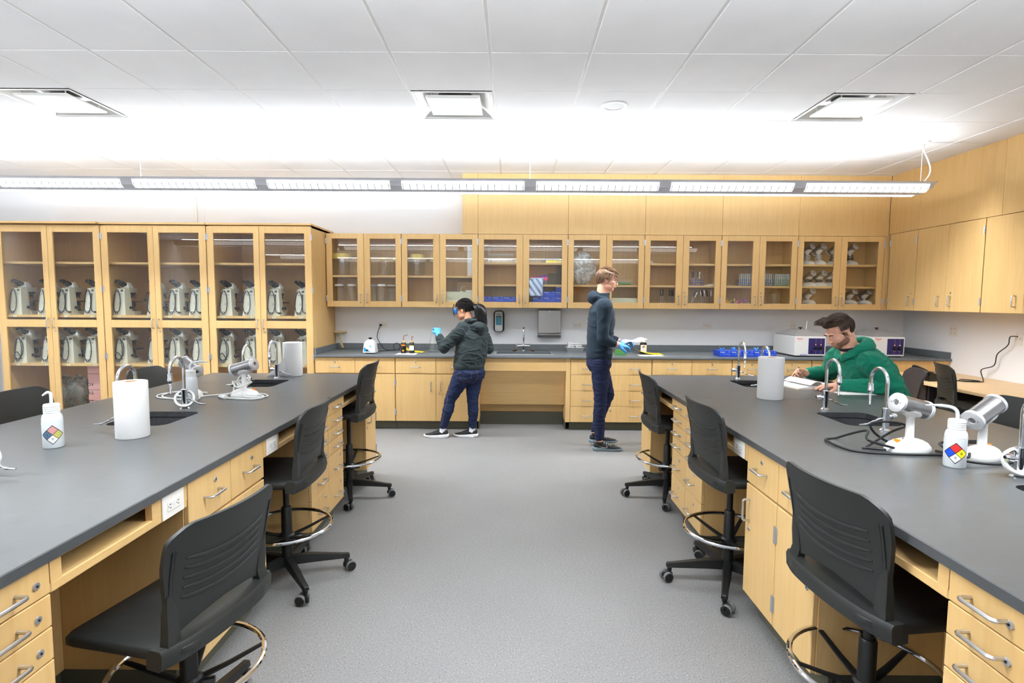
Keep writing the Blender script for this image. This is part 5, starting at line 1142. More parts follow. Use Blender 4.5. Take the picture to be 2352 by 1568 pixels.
# bench sterilizers
t = sterilizer((-2.075, 3.47, IZ), radians(150), radians(22), 0, .15, 'white sterilizer lamp behind the wash bottle and ringed tap on the left bench', 'bench sterilizers'); cord(t, [(-.09, .0, .02), (-.16, .05, .006), (-.10, .11, .006), (.06, .13, .006), (.15, .10, .008), (.20, .02, .006), (.13, -.08, .006), (-.02, -.09, .012), (.12, -.02, .02), (.21, .08, .006), (.10, .15, .006), (-.05, .10, .006), (-.10, -.06, .006), (-.2, -.14, .02), (-.22, -.15, .06), (-.235, -.15, .10)], 'whitep', .0046)
t = sterilizer((-1.732, 3.47, IZ), radians(-8), radians(17), 0, .155, 'white sterilizer lamp with its cord coiled round the base on the left bench', 'bench sterilizers'); cord(t, [(.09, .0, .02), (.15, -.02, .008), (.13, -.09, .006), (0, -.10, .006), (-.13, -.05, .006), (-.12, .06, .01), (0, .05, .075), (.06, -.02, .10), (.0, -.06, .07), (-.06, -.03, .10), (-.05, .03, .08), (.05, -.075, .02), (.14, -.06, .012), (.15, .02, .006), (.05, .09, .006), (-.14, .05, .006), (-.15, -.04, .006), (-.10, -.09, .008)], 'whitep', .0046, ((-.10, -.09, .014), (1, -.25, -.05)))
t = sterilizer((1.705, 2.295, IZ), radians(180), radians(15), radians(10), .15, 'white sterilizer lamp with black cable loop beside the hazard wash bottle', 'bench sterilizers'); cord(t, [(-.02, -.05, .03), (.02, -.08, .012), (.08, -.10, .05), (.10, -.10, .095), (.02, -.09, .105), (-.04, -.08, .09), (.04, -.06, .065), (.17, -.02, .008), (.17, -.015, .006), (.05, .02, .007), (.19, .02, .05), (.14, -.07, .07), (.20, -.19, .006), (.28, -.13, .01), (.26, .02, .006), (.12, .075, .006), (-.06, .085, .006), (-.12, .07, .006), (-.10, .02, .006)], 'blackr', .0052)
t = sterilizer((1.925, 2.19, IZ), radians(20), radians(24), 0, .15, 'white sterilizer lamp half behind the tap at the right edge', 'bench sterilizers'); cord(t, [(-.09, -.01, .03), (-.13, -.02, .02), (-.17, .04, .05), (-.10, .09, .05), (0, .06, .055), (.03, .02, .06), (-.16, .03, .055), (-.18, -.03, .02), (-.06, -.09, .006), (.10, -.07, .006), (.14, .05, .006), (.07, .09, .02)], 'blackr', .0052)
t.children[0]
# open book, sheet under the arm
def openbook():
    t = thing('open_book', 'open workbook under the seated man hands', 'book', (2.235, 4.07, IZ), radians(12)); 
    def leaf(s, z): return [(s*.004, z), (s*.02, z+.014), (s*.06, z+.016), (s*.13, z+.010), (s*.20, z+.004)]
    for s in (-1, 1):
        top = leaf(s, .006); P = top+[(s*.20, .001), (s*.004, .001)]; part(t, 'pages', MB().prism(P, -.14, .14, 'y'), 'paper')
        for i in range(8): part(t, 'print_lines', MB().box((s*.03, .11-.03*i, .0225), (s*.11, .112-.03*i, .0228)), 'ltgrey') if s > 0 and i < 6 else None
    cl = [Vector((.004, 0, .008)), Vector((-.01, 0, .045)), Vector((-.05, 0, .055)), Vector((-.10, 0, .03))]
    part(t, 'turning_page', MB().ring_loft([[p+Vector((0, y, 0)) for y in (-.14, .14)]+[p+Vector((0, y, -.0015)) for y in (.14, -.14)] for p in bez(cl, 5)], True), 'paper'); part(t, 'cover', MB().box((-.205, -.143, 0), (.205, .143, .0012)), 'tan')
openbook()
boxt('paper_sheet', 'thin white sheet under the seated man left forearm', 'sheet', (2.26, 3.69, IZ+.0003), (2.50, 3.86, IZ+.0018), 'paper', c=.0003)
solo('orange_scrap', MB().box((-1.30, 1.342, .7682), (-1.23, 1.385, .7695)), 'orange', 'orange paper scrap lying in the near cubby of the left bench', 'scrap', None, (-1.26, 1.36, .768))

# ------------------------------------------------------------------ stools
def arcback(y, z):
    """rear surface of the backrest: x for a place across and up"""
    f = (z-.62)/.34; return .135+.035*f+.045*f*f-y*y*(.30+.60*max(0, f))
def make_shell(mt='shell'):
    b = MB(); nu, nv = 20, 14; F_, B_ = [], []
    for j in range(nv+1):
        v = j/nv; z = .640+.322*v
        for i in range(nu+1):
            u = i/nu*2-1; hw = .198+.030*min(1, v*1.6)
            zz = z
            k = abs(u)
            if v > .78: hw *= 1-.10*max(0., (v-.78)/.22)**2.5
            y = u*hw
            if k > .75 and v > .86: zz -= .022*((k-.75)/.25)**2*((v-.86)/.14)
            if v < .25: zz += .022*(k**3)*(1-v/.25)*-1+.012*(1-v/.25)*(1-k)
            x = arcback(y, zz); F_.append(Vector((x-.0065, y, zz))); B_.append(Vector((x+.0065, y, zz)))
    W_ = nu+1; vs = F_+B_; o = len(F_); fs = []
    for j in range(nv):
        for i in range(nu): a = j*W_+i; fs += [(a, a+1, a+W_+1, a+W_), (o+a, o+a+W_, o+a+W_+1, o+a+1)]
    for i in range(nu): fs += [(i, o+i, o+i+1, i+1), (nv*W_+i, nv*W_+i+1, o+nv*W_+i+1, o+nv*W_+i)]
    for j in range(nv): a = j*W_; fs += [(a, a+W_, o+a+W_, o+a), (a+nu, o+a+nu, o+a+W_+nu, a+W_+nu)]
    b.add(vs, fs)
    for q in range(5):   # raised ribs across the rear
        z = .728+.030*q; hw = .166; b.tube([(arcback(y, z-.020*(1-(y/.166)**2)+.006)+.0065, y, z-.020*(1-(y/.166)**2)+.006) for y in [hw*(i/10*2-1) for i in range(11)]], [.0028]+[.006]*9+[.0028], 6)
    for s in (-1, 1):    # side slots and uprights
        for d in (0, .010): b.tube([(arcback(.2, z)+.006, s*(.203+.006*(z-.7)/.2-d), z) for z in (.70, .75, .80, .85, .89)], .0026, 5)
        b.ring_loft([[Vector((x+dx*k, s*(y+dy*k), z)) for dx, dy in ((-.012, -.024), (.012, -.022), (.015, 0), (.012, .020), (-.012, .022))] for x, y, z, k in ((.132, .196, .585, 1.15), (.130, .196, .61, 1.1), (arcback(.19, .645), .190, .645, 1.), (arcback(.19, .70), .196, .70, .85), (arcback(.2, .76), .203, .76, .45))], True)
    b.tube([(arcback(y, .655)+.002, y, .655+.012*(1-(y/.19)**2)) for y in [.185*(i/8*2-1) for i in range(9)]], .006, 6)
    return b
def make_seat():
    b = MB(); R = []
    def ringz(s, z0, dip):
        o = []
        for x, y in rrect(.215, .225, .075, 6):
            X_ = x*s-.045; Y_ = y*s; o.append(Vector((X_, Y_, z0-(.022*max(0, (-X_-.16)/.10)**2)+dip*(.5*(Y_/.225)**2))))
        return o
    b.ring_loft([ringz(.5, .562, 0), ringz(.96, .562, .012), ringz(1., .572, .014), ringz(1., .590, .014), ringz(.96, .598, .014), ringz(.6, .590, .010), ringz(.1, .588, .0)], True)
    P = [(-.238, .112), (-.15, .140), (0, .150), (.15, .140), (.238, .112)]
    pts = bez([(x, y, 0) for y, x in P], 5)
    b.ring_loft([[Vector((p.x+dx, p.y, z)) for dx, z in ((-.024, .556), (.016, .551), (.026, .558), (.029, .600), (.022, .612), (-.012, .614), (-.024, .600))] for p in pts], True)
    return b
def make_stool():
    t = thing('lab_stool', 'stool', 'stool', (0,0,0), 0, 'stools around the benches')
    part(t, 'backrest', make_shell(), 'shell', ang=50); part(t, 'seat', make_seat(), 'shell', ang=50)
    part(t, 'gas_lift', MB().lathe([(.001, .30), (.0155, .30), (.0155, .545), (.03, .548), (.03, .562), (.001, .562)], n=18).box((-.07, -.05, .548), (.08, .05, .563)), 'black')
    part(t, 'adjust_lever', MB().tube([(-.02, 0, .555), (-.06, .09, .548), (-.08, .15, .54)], [.006, .006, .010], 8), 'black')
    part(t, 'column', MB().lathe([(.001, .085), (.03, .085), (.034, .12), (.0275, .15), (.0265, .395), (.022, .402), (.001, .402)], n=22), 'black')
    r = part(t, 'foot_ring', MB().tube(circ((0,0,.298), .228, 56), .0095, 10, True), 'chrome')
    part(t, 'ring_hub', MB().lathe([(.03, .20), (.04, .205), (.04, .25), (.03, .258)], n=20).cyl((.03, .02, .222), (.062, .04, .222), .017, 10), 'black')
    for i in range(5):
        a = 2*pi*i/5+.35; d = Vector((cos(a), sin(a), 0)); part(r, 'spoke', MB().tube([d*.034+Vector((0,0,.242)), d*.12+Vector((0,0,.262)), d*.224+Vector((0,0,.293))], [.016, .013, .010], 6, flat=.45), 'black')
    for i in range(5):
        d = Vector((1,0,0)); lg = MB()
        lg.ring_loft([[Vector((x, s*w_, z+h)) for s, h in ((-1, 0), (1, 0), (.7, hh), (-.7, hh))] for x, w_, z, hh in ((.015, .024, .088, .046), (.12, .022, .086, .042), (.28, .016, .078, .024), (.312, .016, .076, .022), (.318, .012, .077, .016))], True)
        lg.cyl((.30, 0, .078), (.30, 0, .058), .012, 10)
        L_ = part(t, 'leg', lg, 'black', ang=40); L_.rotation_euler.z = 2*pi*i/5
        c = part(L_, 'caster', MB().cyl((.30, 0, .07), (.30, 0, .045), .008, 8).ell((.312, 0, .035), (.03, .011, .022), 12, 8), 'black')
        w1 = MB(); sk = .35+.9*i
        for s in (-1, 1):
            y0 = s*.012; w1.lathe([(.001, y0), (.024, y0), (.0275, y0+s*.003), (.0275, y0+s*.014), (.024, y0+s*.017)], (.318, 0, .0285), 20, 'y', 1); w1.lathe([(.0235, y0+s*.012), (.0235, y0+s*.0185), (.001, y0+s*.0195)], (.318, 0, .0285), 18, 'y', 0)
        mt_ = Matrix.Translation((.30,0,0)) @ Matrix.Rotation(sk, 4, 'Z') @ Matrix.Translation((-.30,0,0)); part(L_, 'wheels', w1.xf(mt_), ['black', 'grey'])
    return t
S0 = make_stool(); first = True
def stool(x, y, phi, base, dz, lab, brown=False):
    global first
    o = S0 if first else dup(S0); first = False
    o.location = (x, y, 0); o.rotation_euler = (0, 0, radians(phi)); o['label'] = lab; k = 0
    for ch in o.children:
        n = ch.name.split('.')[0]; ch.location.z = 0
        if n in ('backrest', 'seat', 'gas_lift', 'adjust_lever'): ch.location.z = dz
        if n == 'leg': ch.rotation_euler.z = radians(base-phi)+2*pi*k/5; k += 1
        if n == 'foot_ring': ch.rotation_euler.z = radians(base-phi)
        if brown and n in ('backrest', 'seat'): ch.data = ch.data.copy(); ch.data.materials.clear(); ch.data.materials.append(M['shellb'])
    return o
stool(-1.06, 1.70, -12, -60, -.098, 'charcoal stool nearest the viewer at the left bench, ribbed back towards us')
stool(-1.195, 2.80, 2, 20, 0, 'charcoal stool in the middle of the left bench aisle side')
stool(-1.235, 4.04, 0, 0, .07, 'charcoal stool at the far end of the left bench aisle side, set high')
stool(1.174, 1.705, 187, 150, -.012, 'charcoal stool nearest the viewer at the right bench, ribbed back towards us')
stool(1.15, 2.79, 183, 174, .025, 'charcoal stool in the middle of the right bench aisle side')
stool(1.19, 4.09, 180, 180, -.01, 'charcoal stool at the far end of the right bench aisle side')
stool(-2.69, 3.10, 183, 10, .0, 'charcoal stool on the outer side of the left bench behind the lone wash bottle')
stool(-2.69, 4.20, 180, 40, -.01, 'charcoal stool on the outer side of the left bench behind the taps')
stool(2.88, 4.13, -22, 20, .035, 'brown-black stool carrying the seated man', True)
stool(2.69, 3.01, -2, 30, .0, 'charcoal stool on the outer side of the right bench at the right edge')
stool(4.00, 4.76, 158, 20, .0, 'charcoal stool at the side desk, ribbed back towards us')

# ------------------------------------------------------------------ side desk
DZ = .712; off = Vector((4.10, 3.4, DZ)); t = thing('side_desk', 'pale wooden desk along the right wall with drawer pedestal', 'desk', off)
part(t, 'desktop', MB().cbox((4.09, 3.4, DZ-.03), (XR-.002, 6.155, DZ), .003), 'desk', off); part(t, 'pedestal', MB().cbox((4.20, 5.43, .08), (4.95, 6.10, DZ-.031), .004), 'shellb', off)
for z0, z1 in ((.50, .675), (.30, .49), (.10, .29)):
    d = part(t, 'drawer', MB().cbox((4.185, 5.45, z0), (4.199, 6.08, z1), .002), 'shellb', off); part(d, 'handle', MB().cyl((4.185, 5.62, z1-.05), (4.155, 5.62, z1-.05), .005, 8).tube([(4.155, 5.60, z1-.05), (4.155, 5.66, z1-.05)], .006, 8), 'chrome', off)
part(t, 'modesty_panel', MB().box((XR-.06, 3.42, .1), (XR-.04, 5.43, DZ-.03)).box((4.13, 3.42, 0), (4.95, 3.445, DZ-.03)), 'black', off)
off = Vector((4.275, 5.50, DZ)); t = thing('desk_phone', 'black desk phone with coiled handset cord on the side desk', 'telephone', off)
part(t, 'base', MB().prism([(-.10, 0), (.10, 0), (.10, .10), (-.06, .045), (-.10, .03)], -.10, .09, 'x').xf(Matrix.Rotation(pi*.5, 4, 'Z')), 'black'); part(t, 'keypad', MB().box((-.03, .02, .075), (.05, .06, .082)), 'grey')
b = MB().tube([(-.115, -.09, .075), (-.115, -.06, .10), (-.115, .06, .125), (-.115, .095, .12)], [.026, .018, .018, .026], 12); part(t, 'handset', b, 'black')
pts = bez([(-.115, -.095, .06), (-.19, -.10, .03), (-.235, -.10, -.06), (-.24, -.09, -.17), (-.22, -.08, -.20), (-.19, -.07, -.16), (-.18, -.05, -.06), (-.16, -.03, .02), (-.09, -.02, .02)], 8); hx_ = []
for i, p in enumerate(pts):
    hx_ += [p+Vector((.004*cos(q+i*6.28), .006*sin(q), .006*cos(q))) for q in (0, 1.6, 3.2, 4.8)]
part(t, 'handset_cord', MB().tube(hx_, .0028, 6), 'blackr')
q = Vector((XR-.012, 5.349, 1.17)); solo('phone_cable', MB().tube(bez([q, q+Vector((-.05, .03, -.005)), (XR-.06, 5.40, 1.08), (XR-.05, 5.52, .98), (XR-.05, 5.55, .86), (XR-.08, 5.66, .80), (4.80, 5.50, DZ+.006), (4.66, 5.36, DZ+.006), (4.50, 5.40, DZ+.006), (4.58, 5.50, DZ+.01), (4.68, 5.40, DZ+.006), (4.40, 5.44, DZ+.006)], 8), .0048, 7), 'blackr', 'thin black cable from the right wall socket down to the desk phone', 'cable', None, (4.62, 5.22, DZ))
# ------------------------------------------------------------------ people
from mathutils import noise
from mathutils.bvhtree import BVHTree
def organic(mb, vox, smooth=5, wr=0., wsc=(11, 11, 20), seed=0., fac=.5):
    me = mb.mesh('tmp', 'skin', fix=False); o = bpy.data.objects.new('tmp', me); COL.objects.link(o)
    r = o.modifiers.new('r', 'REMESH'); r.mode = 'VOXEL'; r.voxel_size = vox
    if smooth: s = o.modifiers.new('s', 'SMOOTH'); s.factor = fac; s.iterations = smooth
    dg = bpy.context.evaluated_depsgraph_get(); m2 = bpy.data.meshes.new_from_object(o.evaluated_get(dg)); bpy.data.objects.remove(o); bpy.data.meshes.remove(me)
    if wr:
        N = [v.normal.copy() for v in m2.vertices]; sv = Vector((seed, seed*2.3, seed*.7))
        for v, n in zip(m2.vertices, N):
            p = v.co; q = Vector((p.x*wsc[0], p.y*wsc[1], p.z*wsc[2]))+sv; w_ = noise.noise_vector(q*.5)
            a = noise.noise(q+w_*1.6); b = noise.noise(q*2.1+w_*1.2+Vector((7,3,1)))
            v.co = p+n*wr*((1-abs(a))**3*1.1-.45+.35*b)
    m2.polygons.foreach_set('use_smooth', [True]*len(m2.polygons)); m2.update(); return m2
def mpart(root, name, me, mt, off, label=None):
    me.name = name; me.transform(Matrix.Translation(-Vector(off))); me.materials.clear(); me.materials.append(M[mt]); return part(root, name, me, mt, label=label)
def limb(b, pts, r, n=16, flat=1., up=None):
    b.tube(pts, r, n, flat=flat, up=up)
    for i, p in enumerate(pts): b.ell(p, (r[i]*.99,)*3, 14, 8)
    return b
def trunk(b, rings, n=28, e=2.3):
    R = []
    for c, l, f in rings:
        c, l, f = Vector(c), Vector(l), Vector(f); q = []
        for j in range(n):
            a = 2*pi*j/n; ca, sa = cos(a), sin(a); q.append(c+l*math.copysign(abs(ca)**(2/e), ca)+f*math.copysign(abs(sa)**(2/e), sa))
        R.append(q)
    return b.ring_loft(R, True)
def frame(fwd, up):
    f = Vector(fwd).normalized(); u = Vector(up); u = (u-f*u.dot(f)).normalized(); x = f.cross(u); return Matrix((x, f, u)).transposed()
def head_mb(c, Rm, s=1., neck=True, fem=False):
    b = MB(); X4 = Matrix.Translation(Vector(c)) @ (Rm*s).to_4x4() if False else Matrix.Translation(Vector(c)) @ Rm.to_4x4() @ Matrix.Diagonal((s, s, s, 1))
    b.ell((0, -.014, .036), (.074, .095, .080), 24, 14); b.ell((0, .035, -.028), (.058 if fem else .061, .058, .076), 22, 12)
    b.ell((0, .060, -.088), (.026 if fem else .033, .026, .024)); 
    for sx in (-1, 1):
        b.ell((sx*.036, .016, -.064), (.022 if fem else .027, .046, .030)); b.ell((sx*.040, .058, -.020), (.021, .022, .018)); b.ell((sx*.030, .086, .020), (.022, .010, .008 if fem else .010))
        b.ell((sx*.0105, .104, -.033), (.0075, .009, .0075)); b.ell((sx*.075, -.010, -.012), (.007, .017, .029), rot=Matrix.Rotation(sx*.35, 3, 'Z')); b.ell((sx*.031, .0745, .001), (.0155, .0115, .0085))
    b.tube([(0, .086, .016), (0, .100, -.008), (0, .112, -.028)], [.0075, .009, .0105], 10); b.ell((0, .112, -.030), (.0105, .0105, .0095))
    b.ell((0, .0885, -.055), (.021, .0095, .006)); b.ell((0, .0875, -.0655), (.018, .0095, .0065))
    return b.xf(X4), X4
def face_bits(root, X4, off, closed=False, iris='ink', brow='hairn'):
    for sx in (-1, 1):
        b = MB().ell((sx*.031, .0775, -.003), (.0105, .010, .0045)).ell((sx*.031, .0865, -.0035), (.004, .002, .003), 8, 6, 1); part(root, 'eye', b.xf(X4), ['white', iris], off)
        part(root, 'eyebrow', MB().tube(bez([(sx*.012, .0955, .0175), (sx*.030, .0975, .0245), (sx*.050, .083, .0195)], 4), [.002]+[.0042]*7+[.002], 6).xf(X4), brow, off)
    part(root, 'lips', MB().tube(bez([(-.021, .090, -.0605), (-.008, .0985, -.058), (0, .0985, -.0585), (.008, .0985, -.058), (.021, .090, -.0605)], 4), [.0012]+[.0038]*15+[.0012], 8).tube(bez([(-.018, .0905, -.0625), (0, .0975, -.0655), (.018, .0905, -.0625)], 4), [.0015]+[.0045]*7+[.0015], 8).xf(X4), 'lip', off)
def hand_mb(wp, d, pn, side, curl, thumb=.5, s=1., grow=0., spread=.06):
    """wrist place, direction of the fingers, normal of the palm; side +1 puts the thumb along d x pn"""
    d = Vector(d).normalized(); pn = Vector(pn); pn = (pn-d*pn.dot(d)).normalized(); t = d.cross(pn)*side; wp = Vector(wp); b = MB()
    g = grow; P = lambda a, c, e: wp+(d*a+t*c+pn*e)*s
    R = []
    for a, hw, hd in ((-.02, .026, .020), (.0, .027, .019), (.03, .036, .018), (.065, .042, .0155), (.088, .041, .012), (.095, .036, .009)):
        R.append([P(a, (hw+g)*cos(2*pi*j/16), (hd+g)*sin(2*pi*j/16)) for j in range(16)])
    b.ring_loft(R, True); b.ell(P(.03, .026, .008), ((.020+g)*s,)*3, 12, 8)
    L = (.070, .079, .073, .057); O = (.031, .0105, -.0105, -.030)
    for k in range(4):
        p = P(.086-.004*abs(k-1.2), O[k], 0); a = 0.; q = [p]; dd = (d+t*spread*(1.5-k)).normalized(); rr = [.0098+g]
        for j, (fr, w_) in enumerate(((.45, 1.), (.31, 1.15), (.24, .8))):
            a += curl[k]*w_; v = dd*cos(a)+pn*sin(a); m_ = q[-1]+v*L[k]*fr*s*.5; q += [m_, q[-1]+v*L[k]*fr*s]; rr += [(.0092-.0006*j+g), (.0094-.0010*j+g)]
        rr = [x*s for x in rr]; b.tube(q, rr, 12); b.ell(q[-1], (rr[-1],)*3, 10, 6)
    v1 = (d*.62+t*.75+pn*.3).normalized(); v2 = (d*(.9-.3*thumb)+t*(.35-.5*thumb)+pn*(.25+.55*thumb)).normalized(); q0 = P(.022, .026, .006); q1 = q0+v1*.036*s; q2 = q1+v2*.030*s; q3 = q2+(v2+pn*.2*thumb-t*.2*thumb).normalized()*.024*s
    rr = [x*s for x in (.015+g, .0118+g, .0102+g, .0086+g)]; b.tube([q0, q1, q2, q3], rr, 12); b.ell(q3, (rr[-1],)*3, 10, 6)
    return b
def shoe(root, off, heel, az, L=.262, upper='shoe', sole='white_s', tick='white', zt=.085, side=-1):
    """heel point on the floor, az the way the toe points"""
    X4 = Matrix.Translation(Vector(heel)) @ Matrix.Rotation(az, 4, 'Z'); W = lambda f: .030+.020*sin(pi*min(1, max(0, (f-.02)*1.02)))**.8+.006*(f > .5)*sin(pi*(f-.5)*2)
    R = []
    for f, h, w_ in ((0, .070, .020), (.03, .082, .029), (.15, .088, .033), (.30, .086, .034), (.42, .076, .037), (.58, .058, .042), (.75, .045, .043), (.90, .036, .034), (.975, .030, .020), (1.0, .024, .008)):
        x = L*f; R.append([Vector((x, w_*cos(a)*(1 if sin(a) < .3 else 1-.35*(sin(a)-.3)), .016+max(.004, (h-.016)*(sin(a)*.5+.5)))) for a in [2*pi*j/18 for j in range(18)]])
    u = part(root, 'shoe', organic(MB().ring_loft(R, True).xf(X4), .005, 4), upper); u.data.materials.clear(); u.data.materials.append(M[upper]); u.data.transform(Matrix.Translation(-Vector(off))); u.data.name = 'shoe'
    R = []
    for f, w_, z1, z0 in ((-.035, .018, .034, .012), (0, .031, .036, .004), (.15, .038, .033, 0), (.40, .036, .026, 0), (.65, .047, .022, 0), (.85, .043, .021, .002), (.97, .027, .023, .008), (1.02, .010, .024, .014)):
        x = L*f; R.append([Vector((x, -w_, z0+.004)), Vector((x, -w_*.85, z0)), Vector((x, w_*.85, z0)), Vector((x, w_, z0+.004)), Vector((x, w_, z1)), Vector((x, w_*.8, z1+.004)), Vector((x, -w_*.8, z1+.004)), Vector((x, -w_, z1))])
    part(u, 'sole', MB().ring_loft(R, True).xf(X4), sole, off, 50)
    tk = [(.33, .030), (.42, .034), (.30, .040), (.10, .060), (.24, .044), (.285, .056), (.30, .058), (.29, .042)]
    tk = [(.12, .063), (.22, .050), (.30, .0445), (.40, .0405), (.455, .045), (.42, .058), (.435, .060), (.475, .046), (.46, .036), (.40, .0325), (.30, .0365), (.20, .046)]
    if tick:
        bv = BVHTree.FromPolygons([X4.inverted() @ (v.co+Vector(off)) for v in u.data.vertices], [p.vertices[:] for p in u.data.polygons])
        b = MB(); top = []; 
        for x, z in tk:
            h = bv.ray_cast(Vector((L*x, side*.2, z)), Vector((0, -side, 0)))[0]; y = h.y if h else side*.036; top.append((L*x, y, z))
        b.ring_loft([[Vector((x, y+side*.0015, z)) for x, y, z in top], [Vector((x, y-side*.004, z)) for x, y, z in top]], True); part(u, 'emblem', b.xf(X4), tick, off)
    lc = MB()
    for i in range(4):
        x = L*(.36+.075*i); z = .084-.0085*i; lc.tube([(x, -.022, z-.008), (x+.004, 0, z+.003), (x+.012, .022, z-.008)], .0028, 6)
    part(u, 'laces', lc.xf(X4), 'black' if sole != 'soleg' else 'ltgrey', off); return u
M['white_s'] = M['sole']
def strands(b, roots, flow, n=6, L=.05, r=.0032, rnd=None, lift=.006):
    """hair locks over an ellipsoid: roots are (place, normal)"""
    for p, nn in roots:
        q = [Vector(p)]; v = Vector(flow(p, nn))
        for j in range(n):
            t = v-nn*v.dot(nn)*.85; t = t.normalized(); q.append(q[-1]+t*L/n+nn*lift*(1-2.2*j/n)/n)
        rr = [r*(.75+.5*rnd.random())]*n+[r*.25]; b.tube(q, rr, 5)
def hairshell(ce, ra, keep, th=.008, nu=40, nv=26):
    b = MB(); vs = []; idx = {}; fs = []
    def P(i, j, k): 
        a = 2*pi*i/nu; e = -pi/2+pi*j/nv; d = Vector((cos(e)*cos(a), cos(e)*sin(a), sin(e))); return Vector(ce)+Vector((d.x*(ra[0]+k), d.y*(ra[1]+k), d.z*(ra[2]+k)))
    inside = {(i, j): keep(P(i, j, 0)) for i in range(nu) for j in range(nv+1)}
    def V(i, j, k):
        key = (i % nu, j, k)
        if key not in idx: idx[key] = len(vs); vs.append(P(i % nu, j, th if k else -.006))
        return idx[key]
    F = {(i, j) for i in range(nu) for j in range(nv) if all(inside[(q % nu, w_)] for q, w_ in ((i, j), (i+1, j), (i+1, j+1), (i, j+1)))}
    for (i, j) in F:
        fs += [(V(i,j,1), V(i+1,j,1), V(i+1,j+1,1), V(i,j+1,1)), (V(i,j,0), V(i,j+1,0), V(i+1,j+1,0), V(i+1,j,0))]
        for (e0, e1, nb) in (((i,j),(i+1,j),(i,j-1)), ((i+1,j),(i+1,j+1),((i+1) % nu,j)), ((i+1,j+1),(i,j+1),(i,j+1)), ((i,j+1),(i,j),((i-1) % nu,j))):
            if nb not in F: fs.append((V(*e0,1), V(*e0,0), V(*e1,0), V(*e1,1)))
    b.add(vs, fs); return b
def stitch(root, me, off, pts, mt='thread', r=.0012, name='stitching'):
    """a seam line laid on the cloth as seen from the aisle side"""
    bv = BVHTree.FromPolygons([v.co+Vector(off) for v in me.vertices], [p.vertices[:] for p in me.polygons]); q = []
    for x, z in bez([(x, 0, z) for x, z in pts], 6) if False else [(p.x, p.z) for p in bez([(x, 0, z) for x, z in pts], 8)]:
        h = bv.ray_cast(Vector((x, 2., z)), Vector((0, 1, 0)))[0]
        if h: q.append(h+Vector((0, -.0006, 0)))
    if len(q) > 2: part(root, name, MB().tube(q, r, 5), mt, off)

# ---- the woman at the counter
off = Vector((-.50, 5.86, 0)); t = thing('person', 'woman in charcoal hoodie and blue goggles raising a blue-gloved hand at the counter', 'person', off)
fw = Vector((-.74, .67, 0)).normalized(); lt = Vector((-fw.y, fw.x, 0)); up = Vector((0,0,1))
hip = Vector((-.475, 5.87, .76)); wst = Vector((-.455, 5.87, .92)); che = Vector((-.440, 5.89, 1.10)); shc = Vector((-.452, 5.90, 1.205)); hd = Vector((-.540, 5.925, 1.390)); hf = frame((-.93, .30, -.26), up)
shL = shc+lt*.150+up*-.02; shR = shc-lt*.150+up*-.02
elL = Vector((-.730, 5.76, .985)); wrL = Vector((-.805, 5.85, 1.125)); elR = Vector((-.262, 6.00, .955)); wrR = Vector((-.40, 6.16, .93))
kL, aL = Vector((-.680, 5.83, .41)), Vector((-.755, 5.835, .09)); kR, aR = Vector((-.435, 5.86, .41)), Vector((-.435, 5.865, .09)); hL = hip+lt*.075+up*-.05; hR = hip-lt*.075+up*-.05
hbm, X4 = head_mb(hd, hf, .93, fem=True); b = hbm
limb(b, [hd+hf @ Vector((0, -.03, -.05)), shc+fw*.02+up*.01], [.046, .055]); limb(b, [shc+up*-.02, che, wst, hip], [.09, .095, .09, .09])
for pts, r in (([shc, shL, elL, wrL], [.06, .05, .034, .026]), ([shc, shR, elR, wrR], [.06, .05, .034, .026]), ([hip, hL, kL, aL], [.08, .07, .045, .034]), ([hip, hR, kR, aR], [.08, .07, .045, .034]), ([aL, aL+Vector((-.05, .01, -.06))], [.026, .014]), ([aR, aR+Vector((-.05, .01, -.06))], [.026, .014])): limb(b, pts, r)
hdr = (Vector((-.832, 5.93, 1.215))-wrL).normalized(); hn = Vector((-.3, .75, .3))
b.join(hand_mb(wrL, hdr, hn, 1, (.75, .95, 1.0, 1.0), .8, .92)); b.join(hand_mb(wrR, (-.8, .5, 0), (0, 0, -1), 1, (.3, .35, .4, .4), .4, .92))
mpart(t, 'body', organic(b, .0045, 3), 'skin2', off); face_bits(t, X4, off, brow='hairb')
g = part(t, 'glove', organic(hand_mb(wrL, hdr, hn, 1, (.75, .95, 1.0, 1.0), .8, .92, .0028).join(MB().tube([wrL-hdr*.045, wrL-hdr*.02, wrL+hdr*.02], [.034, .031, .03], 16)), .0035, 2), 'blue'); g.data.materials.append(M['blue']) if not g.data.materials else None; g.data.materials[0] = M['blue']; g.data.transform(Matrix.Translation(-off))
b = MB(); trunk(b, [(hip+up*.01, lt*.165, fw*.135), (hip+up*.03, lt*.178, fw*.145), (wst+up*-.01, lt*.182, fw*.150), (che+up*-.05, lt*.186, fw*.146), (che+up*.03, lt*.182, fw*.132), (shc+up*-.03, lt*.165, fw*.105), (shc+up*.025, lt*.105, fw*.08), (shc+up*.055-fw*.01, lt*.068, fw*.066)])
limb(b, [shL-lt*.02, shL+lt*.015-up*.03, (shL+elL)/2, elL], [.078, .076, .066, .058]); limb(b, [elL, elL*.45+wrL*.55, wrL-(wrL-elL).normalized()*.035], [.058, .049, .041]); limb(b, [shR+lt*.02, shR-lt*.01-up*.03, (shR+elR)/2, elR], [.076, .074, .062, .054]); limb(b, [elR, elR*.4+wrR*.6, wrR-(wrR-elR)*.15], [.054, .047, .039])
hm = organic(b, .0065, 7, .010, (9, 9, 17), 3.); H = mpart(t, 'hoodie', hm, 'hood', off)
b = MB(); c0 = shc+up*.045-fw*.045
